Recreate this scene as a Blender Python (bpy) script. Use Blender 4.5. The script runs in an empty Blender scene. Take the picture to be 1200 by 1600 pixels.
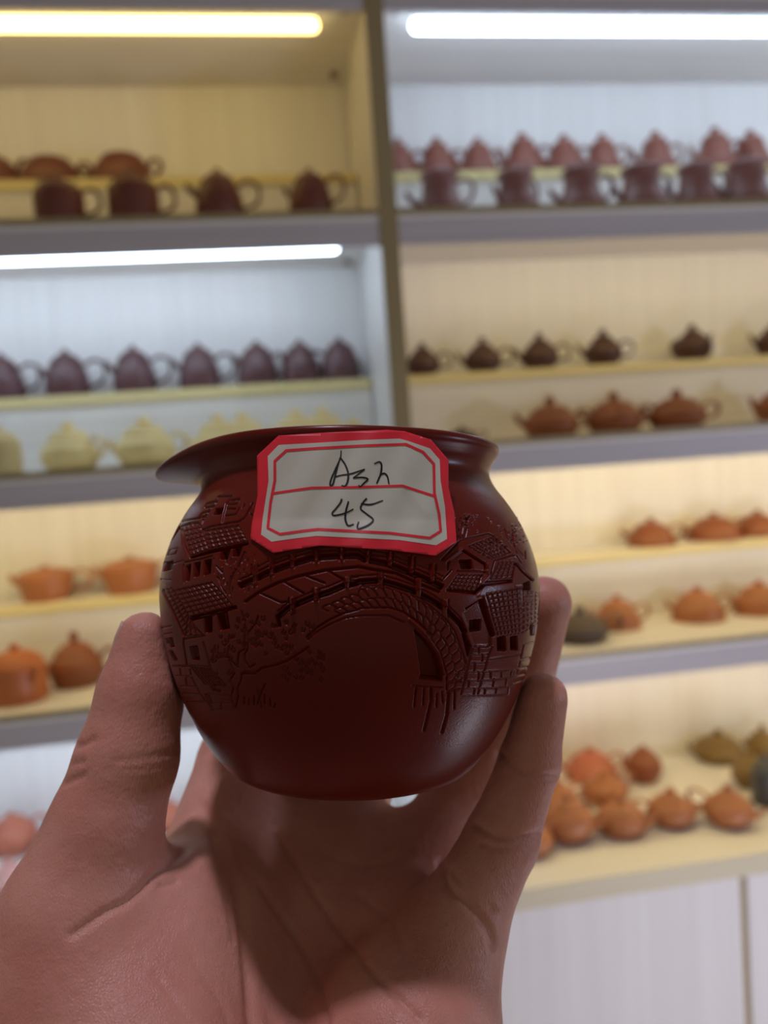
import bpy, bmesh, math, random
import numpy as np
from mathutils import Matrix, Vector

random.seed(7); rng = np.random.default_rng(7)
SC = bpy.context.scene
COL = SC.collection
PI = math.pi

# ------------------------------------------------------------------ camera
F = 1250.0                                   # focal length for a 1200x1600 frame
YAW, PITCH, ROLL = -0.1397, 0.0711, -0.0705
EYE = np.array([0.0, 0.0, 1.45])
cy, sy = math.cos(YAW), math.sin(YAW); cp, sp = math.cos(PITCH), math.sin(PITCH); cr, sr = math.cos(ROLL), math.sin(ROLL)
_M = np.array([[cr, -sr, 0], [sr, cr, 0], [0, 0, 1]]) @ np.array([[1, 0, 0], [0, cp, -sp], [0, sp, cp]])
A = np.stack([_M @ [cy, 0, -sy], _M @ [sy, 0, cy], _M @ [0, -1, 0]], 1)   # world -> (right, down, forward)
cam = bpy.data.cameras.new('camera'); camo = bpy.data.objects.new('camera', cam); COL.objects.link(camo)
cam.sensor_fit = 'VERTICAL'; cam.sensor_height = 36.0; cam.sensor_width = 27.0
cam.lens = F / 1600 * 36.0
rx, ry, rz = A.T @ [1, 0, 0], A.T @ [0, -1, 0], A.T @ [0, 0, -1]
camo.matrix_world = Matrix(((rx[0], ry[0], rz[0], EYE[0]), (rx[1], ry[1], rz[1], EYE[1]), (rx[2], ry[2], rz[2], EYE[2]), (0, 0, 0, 1)))
cam.clip_start = 0.01
cam.dof.use_dof = True; cam.dof.focus_distance = 0.147; cam.dof.aperture_fstop = cam.lens / 2.2
SC.camera = camo

def to_world(c):
    """points given as right / down / forward metres from the lens -> room coordinates"""
    return np.asarray(c) @ A + EYE
def to_lens(w):
    return (np.asarray(w) - EYE) @ A.T
def project(c):
    return 600 + F * c[:, 0] / c[:, 2], 800 + F * c[:, 1] / c[:, 2]
def ray_y(x, y, Y):
    r = A.T @ np.array([(x - 600) / F, (y - 800) / F, 1.0]); return EYE + r * Y / r[1]
def ray_z(x, y, Z):
    r = A.T @ np.array([(x - 600) / F, (y - 800) / F, 1.0]); return EYE + r * (Z - EYE[2]) / r[2]

# ------------------------------------------------------------------ world, lamps, exposure
SC.view_settings.view_transform = 'Standard'; SC.view_settings.look = 'None'
SC.view_settings.exposure = 0.0; SC.view_settings.gamma = 1.0; SC.view_settings.use_curve_mapping = False
SC.cycles.use_denoising = True
w = bpy.data.worlds.new('World'); SC.world = w; w.use_nodes = True
w.node_tree.nodes['Background'].inputs[0].default_value = (1.0, 0.94, 0.78, 1)
w.node_tree.nodes['Background'].inputs[1].default_value = 0.19

def area(name, loc, target, size, size_y, power, col, spread=180):
    l = bpy.data.lights.new(name, 'AREA'); l.shape = 'RECTANGLE'; l.size = size; l.size_y = size_y
    l.energy = power; l.color = col; l.spread = math.radians(spread)
    o = bpy.data.objects.new(name, l); COL.objects.link(o); o.location = loc
    o.rotation_euler = (Vector(target) - Vector(loc)).to_track_quat('-Z', 'Y').to_euler()
    o['kind'] = 'structure'
    return o
area('shop_lamp', (2.3, -0.25, 1.25), (0.3, 1.2, 1.2), 0.22, 0.22, 8.5, (0.66, 0.72, 1.0))
area('ceiling_lamp', (-0.125, 0.06, 2.62), (-0.05, 0.17, 1.4), 0.07, 0.07, 1.6, (0.84, 0.78, 1.0), 95)
area('added_low_fill', (1.0, 0.25, 0.45), (0.6, 1.4, 0.5), 0.5, 0.3, 7.0, (0.88, 0.86, 1.0))  # added unseen fill, brightens the base doors and lower aprons

# ------------------------------------------------------------------ helpers
def tag(o, label=None, cat=None, group=None, kind=None):
    if label: o['label'] = label
    if cat: o['category'] = cat
    if group: o['group'] = group
    if kind: o['kind'] = kind
    return o
def empty(name, loc=(0, 0, 0), rotz=0):
    o = bpy.data.objects.new(name, None); COL.objects.link(o); o.location = loc; o.rotation_euler = (0, 0, rotz)
    o.empty_display_size = 0.02
    return o
def mesh_obj(name, verts, faces, mat, parent=None, smooth=True):
    me = bpy.data.meshes.new(name)
    me.from_pydata([tuple(v) for v in verts] if not isinstance(verts, list) else verts, [], faces)
    return link_mesh(name, me, mat, parent, smooth)
def link_mesh(name, me, mat, parent=None, smooth=True):
    if mat: me.materials.append(mat)
    if smooth:
        me.polygons.foreach_set('use_smooth', [True] * len(me.polygons))
    me.update()
    o = bpy.data.objects.new(name, me); COL.objects.link(o)
    if parent: o.parent = parent
    return o
def fast_mesh(name, V, Q, mat, parent=None):
    """numpy vertices and quads -> object"""
    me = bpy.data.meshes.new(name)
    V = np.ascontiguousarray(V, np.float32); Q = np.ascontiguousarray(Q, np.int32)
    me.vertices.add(len(V)); me.vertices.foreach_set('co', V.ravel())
    n, k = Q.shape
    me.loops.add(n * k); me.loops.foreach_set('vertex_index', Q.ravel())
    me.polygons.add(n); me.polygons.foreach_set('loop_start', np.arange(n, dtype=np.int32) * k)
    me.polygons.foreach_set('loop_total', np.full(n, k, np.int32))
    me.update(calc_edges=True); me.validate()
    return link_mesh(name, me, mat, parent, True)
def box(name, lo, hi, mat, parent=None, bevel=0.0015):
    bm = bmesh.new()
    bmesh.ops.create_cube(bm, size=1)
    for v in bm.verts:
        v.co = Vector([(lo[i] + hi[i]) / 2 + v.co[i] * (hi[i] - lo[i]) for i in range(3)])
    if bevel:
        bmesh.ops.bevel(bm, geom=list(bm.edges), offset=bevel, segments=1, affect='EDGES')
    me = bpy.data.meshes.new(name); bm.to_mesh(me); bm.free()
    return link_mesh(name, me, mat, parent, False)
def catmull(P, n):
    P = np.asarray(P, float); Q = np.vstack([2 * P[0] - P[1], P, 2 * P[-1] - P[-2]]); out = []
    for i in range(1, len(Q) - 2):
        for t in np.linspace(0, 1, n, endpoint=False):
            a, b, c, d = Q[i - 1], Q[i], Q[i + 1], Q[i + 2]
            out.append(0.5 * (2 * b + (c - a) * t + (2 * a - 5 * b + 4 * c - d) * t * t + (3 * b - a - 3 * c + d) * t ** 3))
    out.append(P[-1]); return np.array(out)
def lathe(prof, seg=28):
    """(r, z) profile -> verts, faces (caps where r is 0)"""
    V, Fc = [], []
    rings = []
    for r, z in prof:
        if r < 1e-6:
            rings.append([len(V)]); V.append((0, 0, z))
        else:
            rings.append(list(range(len(V), len(V) + seg)))
            V += [(r * math.cos(2 * PI * k / seg), r * math.sin(2 * PI * k / seg), z) for k in range(seg)]
    for a, b in zip(rings[:-1], rings[1:]):
        for k in range(seg):
            k2 = (k + 1) % seg
            if len(a) == 1: Fc.append((a[0], b[k2], b[k]))
            elif len(b) == 1: Fc.append((a[k], a[k2], b[0]))
            else: Fc.append((a[k], a[k2], b[k2], b[k]))
    return V, Fc
def tube(path, rad, seg=10, flat=1.0):
    P = np.asarray(path, float); n = len(P)
    if np.isscalar(rad): rad = [rad] * n
    V, Fc = [], []
    up = np.array([0, 1.0, 0])
    for i in range(n):
        t = P[min(i + 1, n - 1)] - P[max(i - 1, 0)]; t /= np.linalg.norm(t) + 1e-12
        s = np.cross(t, up); s /= np.linalg.norm(s) + 1e-9; u = np.cross(s, t)
        for k in range(seg):
            a = 2 * PI * k / seg
            V.append(tuple(P[i] + rad[i] * (math.cos(a) * s + flat * math.sin(a) * u)))
    for i in range(n - 1):
        for k in range(seg):
            k2 = (k + 1) % seg
            Fc.append((i * seg + k, i * seg + k2, (i + 1) * seg + k2, (i + 1) * seg + k))
    Fc.append(tuple(range(seg))[::-1]); Fc.append(tuple((n - 1) * seg + k for k in range(seg)))
    return V, Fc

# ------------------------------------------------------------------ materials
def mat_new(name):
    m = bpy.data.materials.new(name); m.use_nodes = True
    return m, m.node_tree, m.node_tree.nodes['Principled BSDF']
def mat_plain(name, col, rough=0.5, spec=0.5, var=0.08, scale=40.0, bump=0.0):
    m, nt, b = mat_new(name)
    b.inputs['Roughness'].default_value = rough; b.inputs['Specular IOR Level'].default_value = spec
    tc = nt.nodes.new('ShaderNodeTexCoord'); no = nt.nodes.new('ShaderNodeTexNoise')
    no.inputs['Scale'].default_value = scale; no.inputs['Detail'].default_value = 5
    nt.links.new(tc.outputs['Object'], no.inputs['Vector'])
    mx = nt.nodes.new('ShaderNodeMix'); mx.data_type = 'RGBA'
    mx.inputs[6].default_value = (*[c * (1 - var) for c in col], 1); mx.inputs[7].default_value = (*[min(1, c * (1 + var)) for c in col], 1)
    nt.links.new(no.outputs['Fac'], mx.inputs[0]); nt.links.new(mx.outputs[2], b.inputs['Base Color'])
    if bump:
        bp = nt.nodes.new('ShaderNodeBump'); bp.inputs['Strength'].default_value = bump; bp.inputs['Distance'].default_value = 0.0002
        n2 = nt.nodes.new('ShaderNodeTexNoise'); n2.inputs['Scale'].default_value = scale * 40
        nt.links.new(tc.outputs['Object'], n2.inputs['Vector'])
        nt.links.new(n2.outputs['Fac'], bp.inputs['Height']); nt.links.new(bp.outputs['Normal'], b.inputs['Normal'])
    return m
def mat_laminate(name, c1, c2, axis, rough=0.45):
    """pale wood-grain laminate, fine streaks running along one axis"""
    m, nt, b = mat_new(name); b.inputs['Roughness'].default_value = rough
    tc = nt.nodes.new('ShaderNodeTexCoord'); mp = nt.nodes.new('ShaderNodeMapping')
    sc = [26.0, 26.0, 26.0]; sc[axis] = 0.7
    mp.inputs['Scale'].default_value = sc
    no = nt.nodes.new('ShaderNodeTexNoise'); no.inputs['Scale'].default_value = 1.6; no.inputs['Detail'].default_value = 7; no.inputs['Roughness'].default_value = 0.65
    rp = nt.nodes.new('ShaderNodeValToRGB'); rp.color_ramp.elements[0].position = 0.30; rp.color_ramp.elements[1].position = 0.70
    rp.color_ramp.elements[0].color = (*c1, 1); rp.color_ramp.elements[1].color = (*c2, 1)
    nt.links.new(tc.outputs['Object'], mp.inputs['Vector']); nt.links.new(mp.outputs['Vector'], no.inputs['Vector'])
    nt.links.new(no.outputs['Fac'], rp.inputs['Fac']); nt.links.new(rp.outputs['Color'], b.inputs['Base Color'])
    return m
M_PANEL = mat_laminate('pale_laminate', (0.72, 0.68, 0.66), (0.80, 0.77, 0.75), 2)
M_SHELF = mat_laminate('pale_laminate_flat', (0.72, 0.68, 0.64), (0.82, 0.79, 0.75), 0)
M_APRON = mat_laminate('shaded_laminate', (0.50, 0.46, 0.48), (0.58, 0.54, 0.56), 0)  # pale laminate toned down, the aprons' shade put into the colour
M_EDGE = mat_laminate('olive_edge_band', (0.30, 0.23, 0.11), (0.36, 0.28, 0.14), 2)
M_STEPEDGE = mat_laminate('yellow_edge_band', (0.72, 0.60, 0.28), (0.80, 0.69, 0.36), 0)
M_METAL = mat_plain('screw_metal', (0.20, 0.17, 0.13), 0.4)
M_HOUSING = mat_plain('lamp_housing', (0.75, 0.75, 0.74), 0.4)
M_FLOOR = mat_plain('floor_tile', (0.42, 0.38, 0.35), 0.35, scale=6)
M_CEIL = mat_plain('ceiling_paint', (0.62, 0.60, 0.58), 0.8, scale=4)
M_WALL = mat_plain('wall_paint', (0.60, 0.57, 0.54), 0.8, scale=4)
def mat_emit(name, col, s):
    m = bpy.data.materials.new(name); m.use_nodes = True; nt = m.node_tree; nt.nodes.clear()
    e = nt.nodes.new('ShaderNodeEmission'); e.inputs[0].default_value = (*col, 1); e.inputs[1].default_value = s
    o = nt.nodes.new('ShaderNodeOutputMaterial'); nt.links.new(e.outputs[0], o.inputs[0]); return m
AMBER = (1.0, 0.73, 0.23)
WARM, COOL = (1.0, 0.79, 0.34), (0.64, 0.81, 1.0)

# ------------------------------------------------------------------ room shell
E0 = 1.45
tag(box('floor', (-3, -2.6, -0.05), (3.6, 2.1, 0.0), M_FLOOR, bevel=0), kind='structure')
tag(box('ceiling', (-3, -2.6, 2.7), (3.6, 2.1, 2.75), M_CEIL, bevel=0), kind='structure')
tag(box('wall_back', (-3, 1.98, 0.0), (3.6, 2.1, 2.7), M_WALL, bevel=0), kind='structure')

# ------------------------------------------------------------------ shelving
YF, YB = 1.50, 1.86
TOPS = [0.455, 0.014, -0.420]                 # shelf tops above / below eye level
def cabinet(x0, x1, label, mirror):
    t = empty('display_cabinet', ((x0 + x1) / 2, YF, 0.0)); ox, oy = (x0 + x1) / 2, YF
    tag(t, label, 'shelving', 'pale display cabinets against the wall')
    def b(name, lo, hi, mat, parent=t, bevel=0.0012):
        return box(name, (lo[0] - ox, lo[1] - oy, lo[2] + E0), (hi[0] - ox, hi[1] - oy, hi[2] + E0), mat, parent, bevel)
    pt = 0.0175
    for s, (a, c) in enumerate(((x0, x0 + pt), (x1 - pt, x1))):
        p = b('side_panel', (a, YF + 0.0016, -0.805), (c, YB, 1.02), M_PANEL)
        tag(b('edge_band', (a, YF, -0.805), (c, YF + 0.0015, 1.02), M_EDGE, p, 0.0004), 'olive edge band')
    b('back_panel', (x0 + pt, YB, -0.805), (x1 - pt, YB + 0.012, 1.02), M_PANEL)
    b('top_panel', (x0 + pt, YF, 0.838), (x1 - pt, YB, 0.858), M_SHELF)
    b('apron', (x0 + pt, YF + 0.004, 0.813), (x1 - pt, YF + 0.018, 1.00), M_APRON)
    for k, z in enumerate(TOPS):
        s = b('shelf', (x0 + pt, YF + 0.0016, z - 0.02), (x1 - pt, YB, z), M_SHELF)
        tag(b('edge_band', (x0 + pt, YF, z - 0.012), (x1 - pt, YF + 0.0015, z), M_EDGE, s, 0.0004), 'olive edge band')
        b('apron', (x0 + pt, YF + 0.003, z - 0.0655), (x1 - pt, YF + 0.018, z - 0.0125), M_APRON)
        h = [0.148, 0.154, 0.160][k]
        st = b('display_step', (x0 + pt + 0.004, 1.742, z), (x1 - pt - 0.004, YB - 0.002, z + h), M_SHELF)
        tag(b('step_edge', (x0 + pt + 0.004, 1.738, z + h - 0.021), (x1 - pt - 0.004, 1.742, z + h + 0.0005), M_STEPEDGE, st, 0.0004), 'yellow edge band')
        # joint fittings under each board near the divider
    xs = x1 - pt - 0.03 if mirror else x0 + pt + 0.03
    for zz in (0.838, TOPS[0] - 0.02):
        for yy in (1.545, 1.80):
            V, Fc = lathe([(0, -0.010), (0.007, -0.010), (0.0085, -0.006), (0.0085, 0.0), (0, 0.0)], 12)
            o = mesh_obj('cam_fitting', V, Fc, M_METAL, t); o.location = (xs - ox, yy - oy, zz + E0)
    return t
cabinet(-1.25, 0.258, 'pale shelving unit left of the central divider, warm top bay above a cool bay', True)
cabinet(0.258, 1.85, 'pale shelving unit right of the central divider, cool top bay above warm bays', False)
# base units and worktop
wt = empty('worktop', (0.3, 1.6, E0 - 0.845)); tag(wt, 'long pale worktop running under the display shelves, crowded with orange clay pots', 'worktop')
box('board', (-1.55, -0.2385, 0.0), (1.55, 0.26, 0.040), M_SHELF, wt)
tag(box('edge_band', (-1.55, -0.240, 0.0), (1.55, -0.2385, 0.040), mat_laminate('cream_edge_band', (0.60, 0.53, 0.36), (0.68, 0.60, 0.42), 0), wt, 0.0004), 'cream edge band')
for x0, x1, lab in ((-0.93, -0.33, 'pale base cupboard at the far left, below the bottom left bay behind the hand'),
                    (-0.33, 0.27, 'pale base cupboard directly behind and below the palm of the hand'),
                    (0.27, 0.841, 'pale lilac base cupboard with a plain door, right of the hand'),
                    (0.841, 1.40, 'pale base cupboard at the right frame edge, past the dark upright gap')):
    c = empty('base_cabinet', ((x0 + x1) / 2, 1.38, 0.0)); tag(c, lab, 'cupboard', 'base cupboards under the worktop')
    hw = (x1 - x0) / 2
    body = box('body', (-hw, 0.020, 0.08), (hw, 0.46, E0 - 0.846), M_PANEL, c)
    for s in (-1, 1):
        a, d = (-hw, -hw + 0.0065) if s < 0 else (hw - 0.0065, hw)
        tag(box('side_edge', (a, 0.004, 0.08), (d, 0.020, E0 - 0.846), M_EDGE, c, 0.0004), 'olive side edge')
    box('door', (-hw + 0.007, 0.0, 0.085), (hw - 0.007, 0.0195, E0 - 0.852), M_PANEL, c)
    box('plinth', (-hw, 0.05, 0.0), (hw, 0.40, 0.08), M_EDGE, c)

# LED battens under the boards
def led(x0, x1, y, z, col, strength, label):
    t = empty('led_batten', ((x0 + x1) / 2, y, z + E0)); tag(t, label, 'lamp', 'strip lights under the boards')
    L = (x1 - x0) / 2; r = 0.0125
    prof = [(0, -L)] + [(r * math.sin(a), -L + r - r * math.cos(a)) for a in np.linspace(0.3, PI / 2, 5)] + \
           [(r * math.sin(a), L - r - r * math.cos(a)) for a in np.linspace(PI / 2, PI - 0.3, 5)] + [(0, L)]
    V, Fc = lathe(prof, 14)
    V = [(v[2], v[1], v[0]) for v in V]; Fc = [f[::-1] for f in Fc]
    mesh_obj('diffuser', V, Fc, mat_emit('led_' + ('cool' if col is COOL else 'warm'), col, strength), t)
    box('housing', (-L + 0.004, -0.011, 0.0115), (L - 0.004, 0.011, 0.022), M_HOUSING, t, 0.001)
    return t
led(-0.95, 0.162, 1.567, 0.816, AMBER, 6.8, 'warm glowing strip light at the ceiling of the top left bay')
led(-0.95, 0.172, 1.590, 0.412, COOL, 14.0, 'cool white strip light in the second left bay, below the top left shelf')
led(0.338, 1.70, 1.567, 0.816, COOL, 14.0, 'cool white strip light at the ceiling of the top right bay')
led(0.34, 1.70, 1.540, 0.417, WARM, 8.0, 'warm strip light hidden behind the apron of the second right bay')
led(0.34, 1.70, 1.540, -0.024, WARM, 14.0, 'warm strip light hidden behind the apron of the third right bay')
led(-0.95, 0.17, 1.540, -0.024, WARM, 12.0, 'warm strip light hidden behind the apron of the third left bay')
led(0.34, 1.70, 1.540, -0.458, WARM, 11.0, 'warm strip light hidden behind the apron above the right worktop')
led(-0.95, 0.17, 1.540, -0.458, COOL, 15.0, 'cool strip light hidden behind the apron above the left worktop')

# ------------------------------------------------------------------ teapots
# kinds: unit profiles, width 1 (radius .5), total height 1 including the knob
KINDS = {
 'bell':  dict(body=[(0, 0), (.40, 0), (.47, .03), (.50, .12), (.47, .26), (.38, .46), (.32, .62)], lid=[(.33, .62), (.32, .66), (.26, .78), (.13, .86), (.09, .87)], knob=[(.075, .87), (.10, .92), (.085, .98), (0, 1.0)],
               spout=[(.42, .30), (.56, .42), (.66, .62)], handle=[(.36, .62), (.55, .70), (.70, .60), (.66, .38), (.46, .22)]),
 'squat_bell': dict(body=[(0, 0), (.44, 0), (.50, .05), (.47, .18), (.37, .42), (.33, .68), (.36, .80)], lid=[(.38, .80), (.38, .84), (.30, .90), (.10, .93)], knob=[(.08, .92), (.10, .96), (.07, 1.0), (0, 1.0)],
               spout=[(.42, .22), (.56, .32), (.68, .52)], handle=[(.34, .70), (.55, .76), (.68, .60), (.60, .34), (.44, .22)]),
 'egg':   dict(body=[(0, 0), (.42, 0), (.48, .06), (.50, .22), (.46, .46), (.37, .66)], lid=[(.375, .66), (.34, .74), (.22, .85), (.08, .92)], knob=[(.07, .91), (.075, .95), (.05, .99), (0, 1.0)],
               spout=[(.44, .48), (.56, .58), (.66, .70)], handle=[(.40, .64), (.62, .74), (.84, .62), (.80, .32), (.47, .18)]),
 'drum':  dict(body=[(0, 0), (.44, 0), (.49, .03), (.50, .10), (.50, .50), (.46, .68), (.38, .74)], lid=[(.39, .74), (.37, .78), (.22, .86), (.08, .88)], knob=[(.06, .87), (.09, .93), (.07, .99), (0, 1.0)],
               spout=[(.47, .40), (.60, .52), (.68, .68)], handle=[(.46, .66), (.66, .72), (.80, .56), (.76, .30), (.49, .18)]),
 'dome':  dict(body=[(0, 0), (.48, 0), (.50, .06), (.49, .20), (.44, .42), (.34, .62)], lid=[(.35, .62), (.32, .68), (.20, .80), (.08, .85)], knob=[(.06, .84), (.09, .90), (.07, .98), (0, 1.0)],
               spout=[(.44, .40), (.58, .48), (.66, .64)], handle=[(.40, .56), (.58, .66), (.72, .54), (.70, .28), (.48, .14)]),
 'fan':   dict(body=[(0, 0), (.46, 0), (.50, .06), (.48, .28), (.41, .58), (.31, .80)], lid=[(.32, .80), (.28, .86), (.12, .93), (.05, .94)], knob=[(.04, .93), (.055, .96), (.04, .99), (0, 1.0)],
               spout=[(.46, .30), (.54, .36), (.60, .46)], handle=[(.40, .60), (.46, .86), (.58, .84), (.60, .60), (.47, .30)]),
 'round': dict(body=[(0, 0), (.30, 0), (.34, .03), (.46, .18), (.50, .34), (.46, .50), (.34, .64), (.28, .67)], lid=[(.29, .67), (.27, .71), (.18, .80), (.08, .84)], knob=[(.06, .83), (.10, .90), (.08, .97), (0, 1.0)],
               spout=[(.45, .30), (.60, .40), (.74, .62)], handle=[(.42, .54), (.64, .66), (.84, .54), (.78, .28), (.49, .24)]),
 'flat':  dict(body=[(0, 0), (.38, 0), (.42, .04), (.49, .20), (.50, .34), (.44, .50), (.36, .58)], lid=[(.37, .58), (.35, .64), (.20, .76), (.08, .80)], knob=[(.06, .79), (.09, .88), (.07, .98), (0, 1.0)],
               spout=[(.46, .30), (.58, .42), (.66, .64)], handle=[(.44, .48), (.62, .62), (.78, .52), (.74, .26), (.49, .20)]),
 'ridged': dict(body=[(0, 0), (.36, 0), (.42, .05), (.49, .20), (.50, .32), (.47, .36), (.48, .40), (.40, .54), (.33, .58)], lid=[(.36, .58), (.36, .64), (.30, .70), (.28, .78), (.12, .82)], knob=[(.08, .81), (.11, .88), (.09, .97), (0, 1.0)],
               spout=[(.46, .34), (.56, .44), (.60, .56)], handle=[(.42, .54), (.58, .62), (.68, .48), (.64, .26), (.48, .20)]),
 'pan':   dict(body=[(0, 0), (.36, 0), (.40, .04), (.47, .40), (.50, .70), (.46, .76)], lid=[(.47, .76), (.44, .82), (.20, .90), (.08, .91)], knob=[(.06, .90), (.08, .95), (.06, .99), (0, 1.0)],
               spout=[(.45, .50), (.56, .62), (.62, .80)], handle=[(.47, .70), (.68, .80), (.82, .58), (.74, .28), (.43, .22)]),
 'melon': dict(body=[(0, 0), (.28, 0), (.36, .05), (.48, .26), (.50, .42), (.44, .62), (.30, .76)], lid=[(.31, .76), (.27, .82), (.12, .90), (.06, .91)], knob=[(.05, .90), (.07, .95), (.05, 1.0), (0, 1.0)],
               spout=[(.46, .36), (.60, .46), (.70, .66)], handle=[(.38, .66), (.58, .76), (.72, .58), (.68, .30), (.47, .26)]),
}
CLAY = {
 'russet': (0.155, 0.040, 0.022), 'brick': (0.235, 0.070, 0.045), 'plum': (0.105, 0.042, 0.044), 'cream': (0.84, 0.66, 0.27),
 'chocolate': (0.070, 0.024, 0.014), 'rust': (0.26, 0.075, 0.026), 'orange': (0.46, 0.135, 0.040), 'dark': (0.085, 0.055, 0.040),
 'purple': (0.26, 0.11, 0.095), 'olive': (0.20, 0.12, 0.030), 'coral': (0.50, 0.15, 0.085), 'honey': (0.60, 0.46, 0.20), 'grey': (0.06, 0.06, 0.065), 'pink': (0.62, 0.30, 0.26), 'tan': (0.40, 0.145, 0.055)}
CLAYM = {k: mat_plain('clay_' + k, c, 0.42, 0.5, 0.10, 30) for k, c in CLAY.items()}
PROTO = {}
def copy_tree(o, parent=None):
    c = o.copy(); COL.objects.link(c)
    if parent: c.parent = parent
    for ch in o.children: copy_tree(ch, c)
    return c
def make_pot(kind, clay, wid, hei, bare):
    key = (kind, clay, bare)
    if key in PROTO: return copy_tree(PROTO[key])
    K = KINDS[kind]; m = CLAYM[clay]
    t = empty('teapot'); PROTO[key] = t
    V, Fc = lathe(catmull(K['body'], 4), 26); body = mesh_obj('body', V, [f[::-1] for f in Fc] if False else Fc, m, t)
    V, Fc = lathe([(0, K['lid'][0][1] - 0.02)] + list(catmull(K['lid'], 3)) + [(0, K['lid'][-1][1])], 22); lid = mesh_obj('lid', V, Fc, m, t)
    V, Fc = lathe([(0, K['knob'][0][1] - 0.02)] + list(catmull(K['knob'], 3)), 14); mesh_obj('knob', V, Fc, m, lid)
    asp = 1.0 / max(0.3, hei / wid)           # keep tubes round after the height scale
    if 's' not in bare:
        path = catmull([(-x, 0, z) for x, z in K['spout']], 4)
        V, Fc = tube(path, np.linspace(0.085, 0.042, len(path)), 9, 1.0); mesh_obj('spout', V, Fc, m, t)
    if 'h' not in bare:
        path = catmull([(x, 0, z) for x, z in K['handle']], 5)
        V, Fc = tube(path, 0.040, 8, 1.1); mesh_obj('handle', V, Fc, m, t)
    return t
ORD = ['leftmost', 'second', 'third', 'fourth', 'fifth', 'sixth', 'seventh', 'eighth', 'ninth']
def ordinal(i, n):
    if i == 0: return 'leftmost'
    if i == n - 1: return 'rightmost'
    return ORD[i] + ' from left'
def row(items, Y, z, kind, clay, noun, place, group, labels=None):
    """items: (x, width, height, rotz[, bare]) in photo measure, standing at depth Y on level z (from the eye)"""
    n = len(items)
    for i, it in enumerate(items):
        x, wpx, hpx, rot = it[:4]; bare = it[4] if len(it) > 4 else ''
        k = it[5] if len(it) > 5 else kind; c = it[6] if len(it) > 6 else clay
        # walk to the column x at this depth and level
        p = np.array([0.0, Y, E0 + z])
        for _ in range(6):
            l = to_lens(p[None])[0]; p[0] += (x - (600 + F * l[0] / l[2])) * l[2] / F
        dz = to_lens(p[None])[0][2]
        W, H = wpx * dz / F, hpx * dz / F
        t = make_pot(k, c, W, H, bare); t.location = p; t.scale = (W, W, H); t.rotation_euler = (0, 0, rot)
        lab = labels[i] if labels else f'{noun}, {ordinal(i, n)} in the {place}'
        tag(t, lab, 'teapot', group)
def floor_pots(items, z, group):
    for (x, y, wpx, hpx, rot, bare, kind, clay, lab) in items:
        p = ray_z(x, y, E0 + z); dz = to_lens(p[None])[0][2]; W, H = wpx * dz / F, hpx * dz / F
        p = p + np.array([0, W * 0.38, 0]); p[1] = min(p[1], 1.858 - W * 0.52)
        t = make_pot(kind, clay, W, H, bare); t.location = p; t.scale = (W, W, H); t.rotation_euler = (0, 0, rot)
        tag(t, lab, 'teapot', group)
z1, z2, z3, zc = TOPS[0], TOPS[1], TOPS[2], -0.805
s1, s2, s3 = z1 + 0.1485, z2 + 0.1545, z3 + 0.1605
YR, YS = 1.60, 1.80
# top left bay
row([(-12, 100, 52, 0), (82, 100, 50, 0.25), (194, 98, 54, 0.25)], YS, s1, 'fan', 'russet', '', '', 'low domed pots on the top left step', [
    'dark domed pot cut off by the frame on the top left step', 'wide russet domed pot behind the leftmost front teapot of the top left bay', 'wide russet domed pot behind the second front teapot of the top left bay'])
row([(96, 76, 76, 0.1, 's', 'drum'), (212, 78, 80, 0.1, 's', 'drum'), (345, 74, 80, 0.0), (487, 68, 76, -0.5)], 1.545, z1, 'egg', 'russet', 'russet upright teapot with ring handle', 'front row, top left bay', 'russet teapots in front in the top left bay')
# second left bay
row([(8, 64, 76, 0), (108, 68, 76, 0), (213, 66, 76, 0), (314, 64, 74, 0), (405, 64, 72, 0.5), (472, 60, 70, 0.6), (534, 62, 70, 2.75, 's')], 1.80, s2, 'egg', 'plum', 'plum brown pointed teapot', 'step row, cool left bay', 'plum teapots on the step of the cool left bay')
row([(4, 62, 78, 0.5, 'h', 'drum', 'honey'), (112, 88, 74, -0.4, 's'), (230, 92, 74, 0.0), (345, 84, 70, 0), (384, 84, 70, 0), (466, 80, 70, 0), (508, 80, 70, 0), (556, 60, 50, 0)], 1.60, z2, 'ridged', 'cream', '', '', 'cream teapots in front in the cool left bay', [
    'honey yellow straight sided pot at the left frame edge of the cool bay', 'cream teapot with ridged body standing clear, nearest the left edge of the cool bay',
    'larger cream ridged teapot just left of the pitcher spout', 'cream teapot half hidden behind the pitcher rim, left one of the first overlapping pair',
    'cream teapot half hidden behind the pitcher rim, right one of the first overlapping pair', 'cream teapot peeking over the pitcher rim, left one of the second pair',
    'cream teapot peeking over the pitcher rim, right one of the second pair', 'small cream teapot almost hidden by the pitcher near the divider'])
# third left bay
row([(74, 84, 54, 0.0), (206, 86, 56, 0.0)], 1.80, s3, 'pan', 'tan', 'tan straight sided teapot', 'step row in the warm lower left bay', 'tan teapots on the lower left step', [
    'tan pan shaped teapot with ear handle on the lower left step', 'tan pan shaped teapot on the lower left step, half hidden by the pitcher'])
row([(30, 88, 90, 2.4, 'h', 'drum', 'orange'), ], 1.60, z3, 'drum', 'orange', '', '', 'teapots in front on the lower left shelf', ['big bright orange drum teapot cut by the left frame edge'])
row([(122, 82, 84, 0.0, '', 'flat', 'rust')], 1.675, z3, 'flat', 'rust', '', '', 'teapots in front on the lower left shelf', ['small rust teapot with thin spout and round ring handle beside the thumb'])
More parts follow.
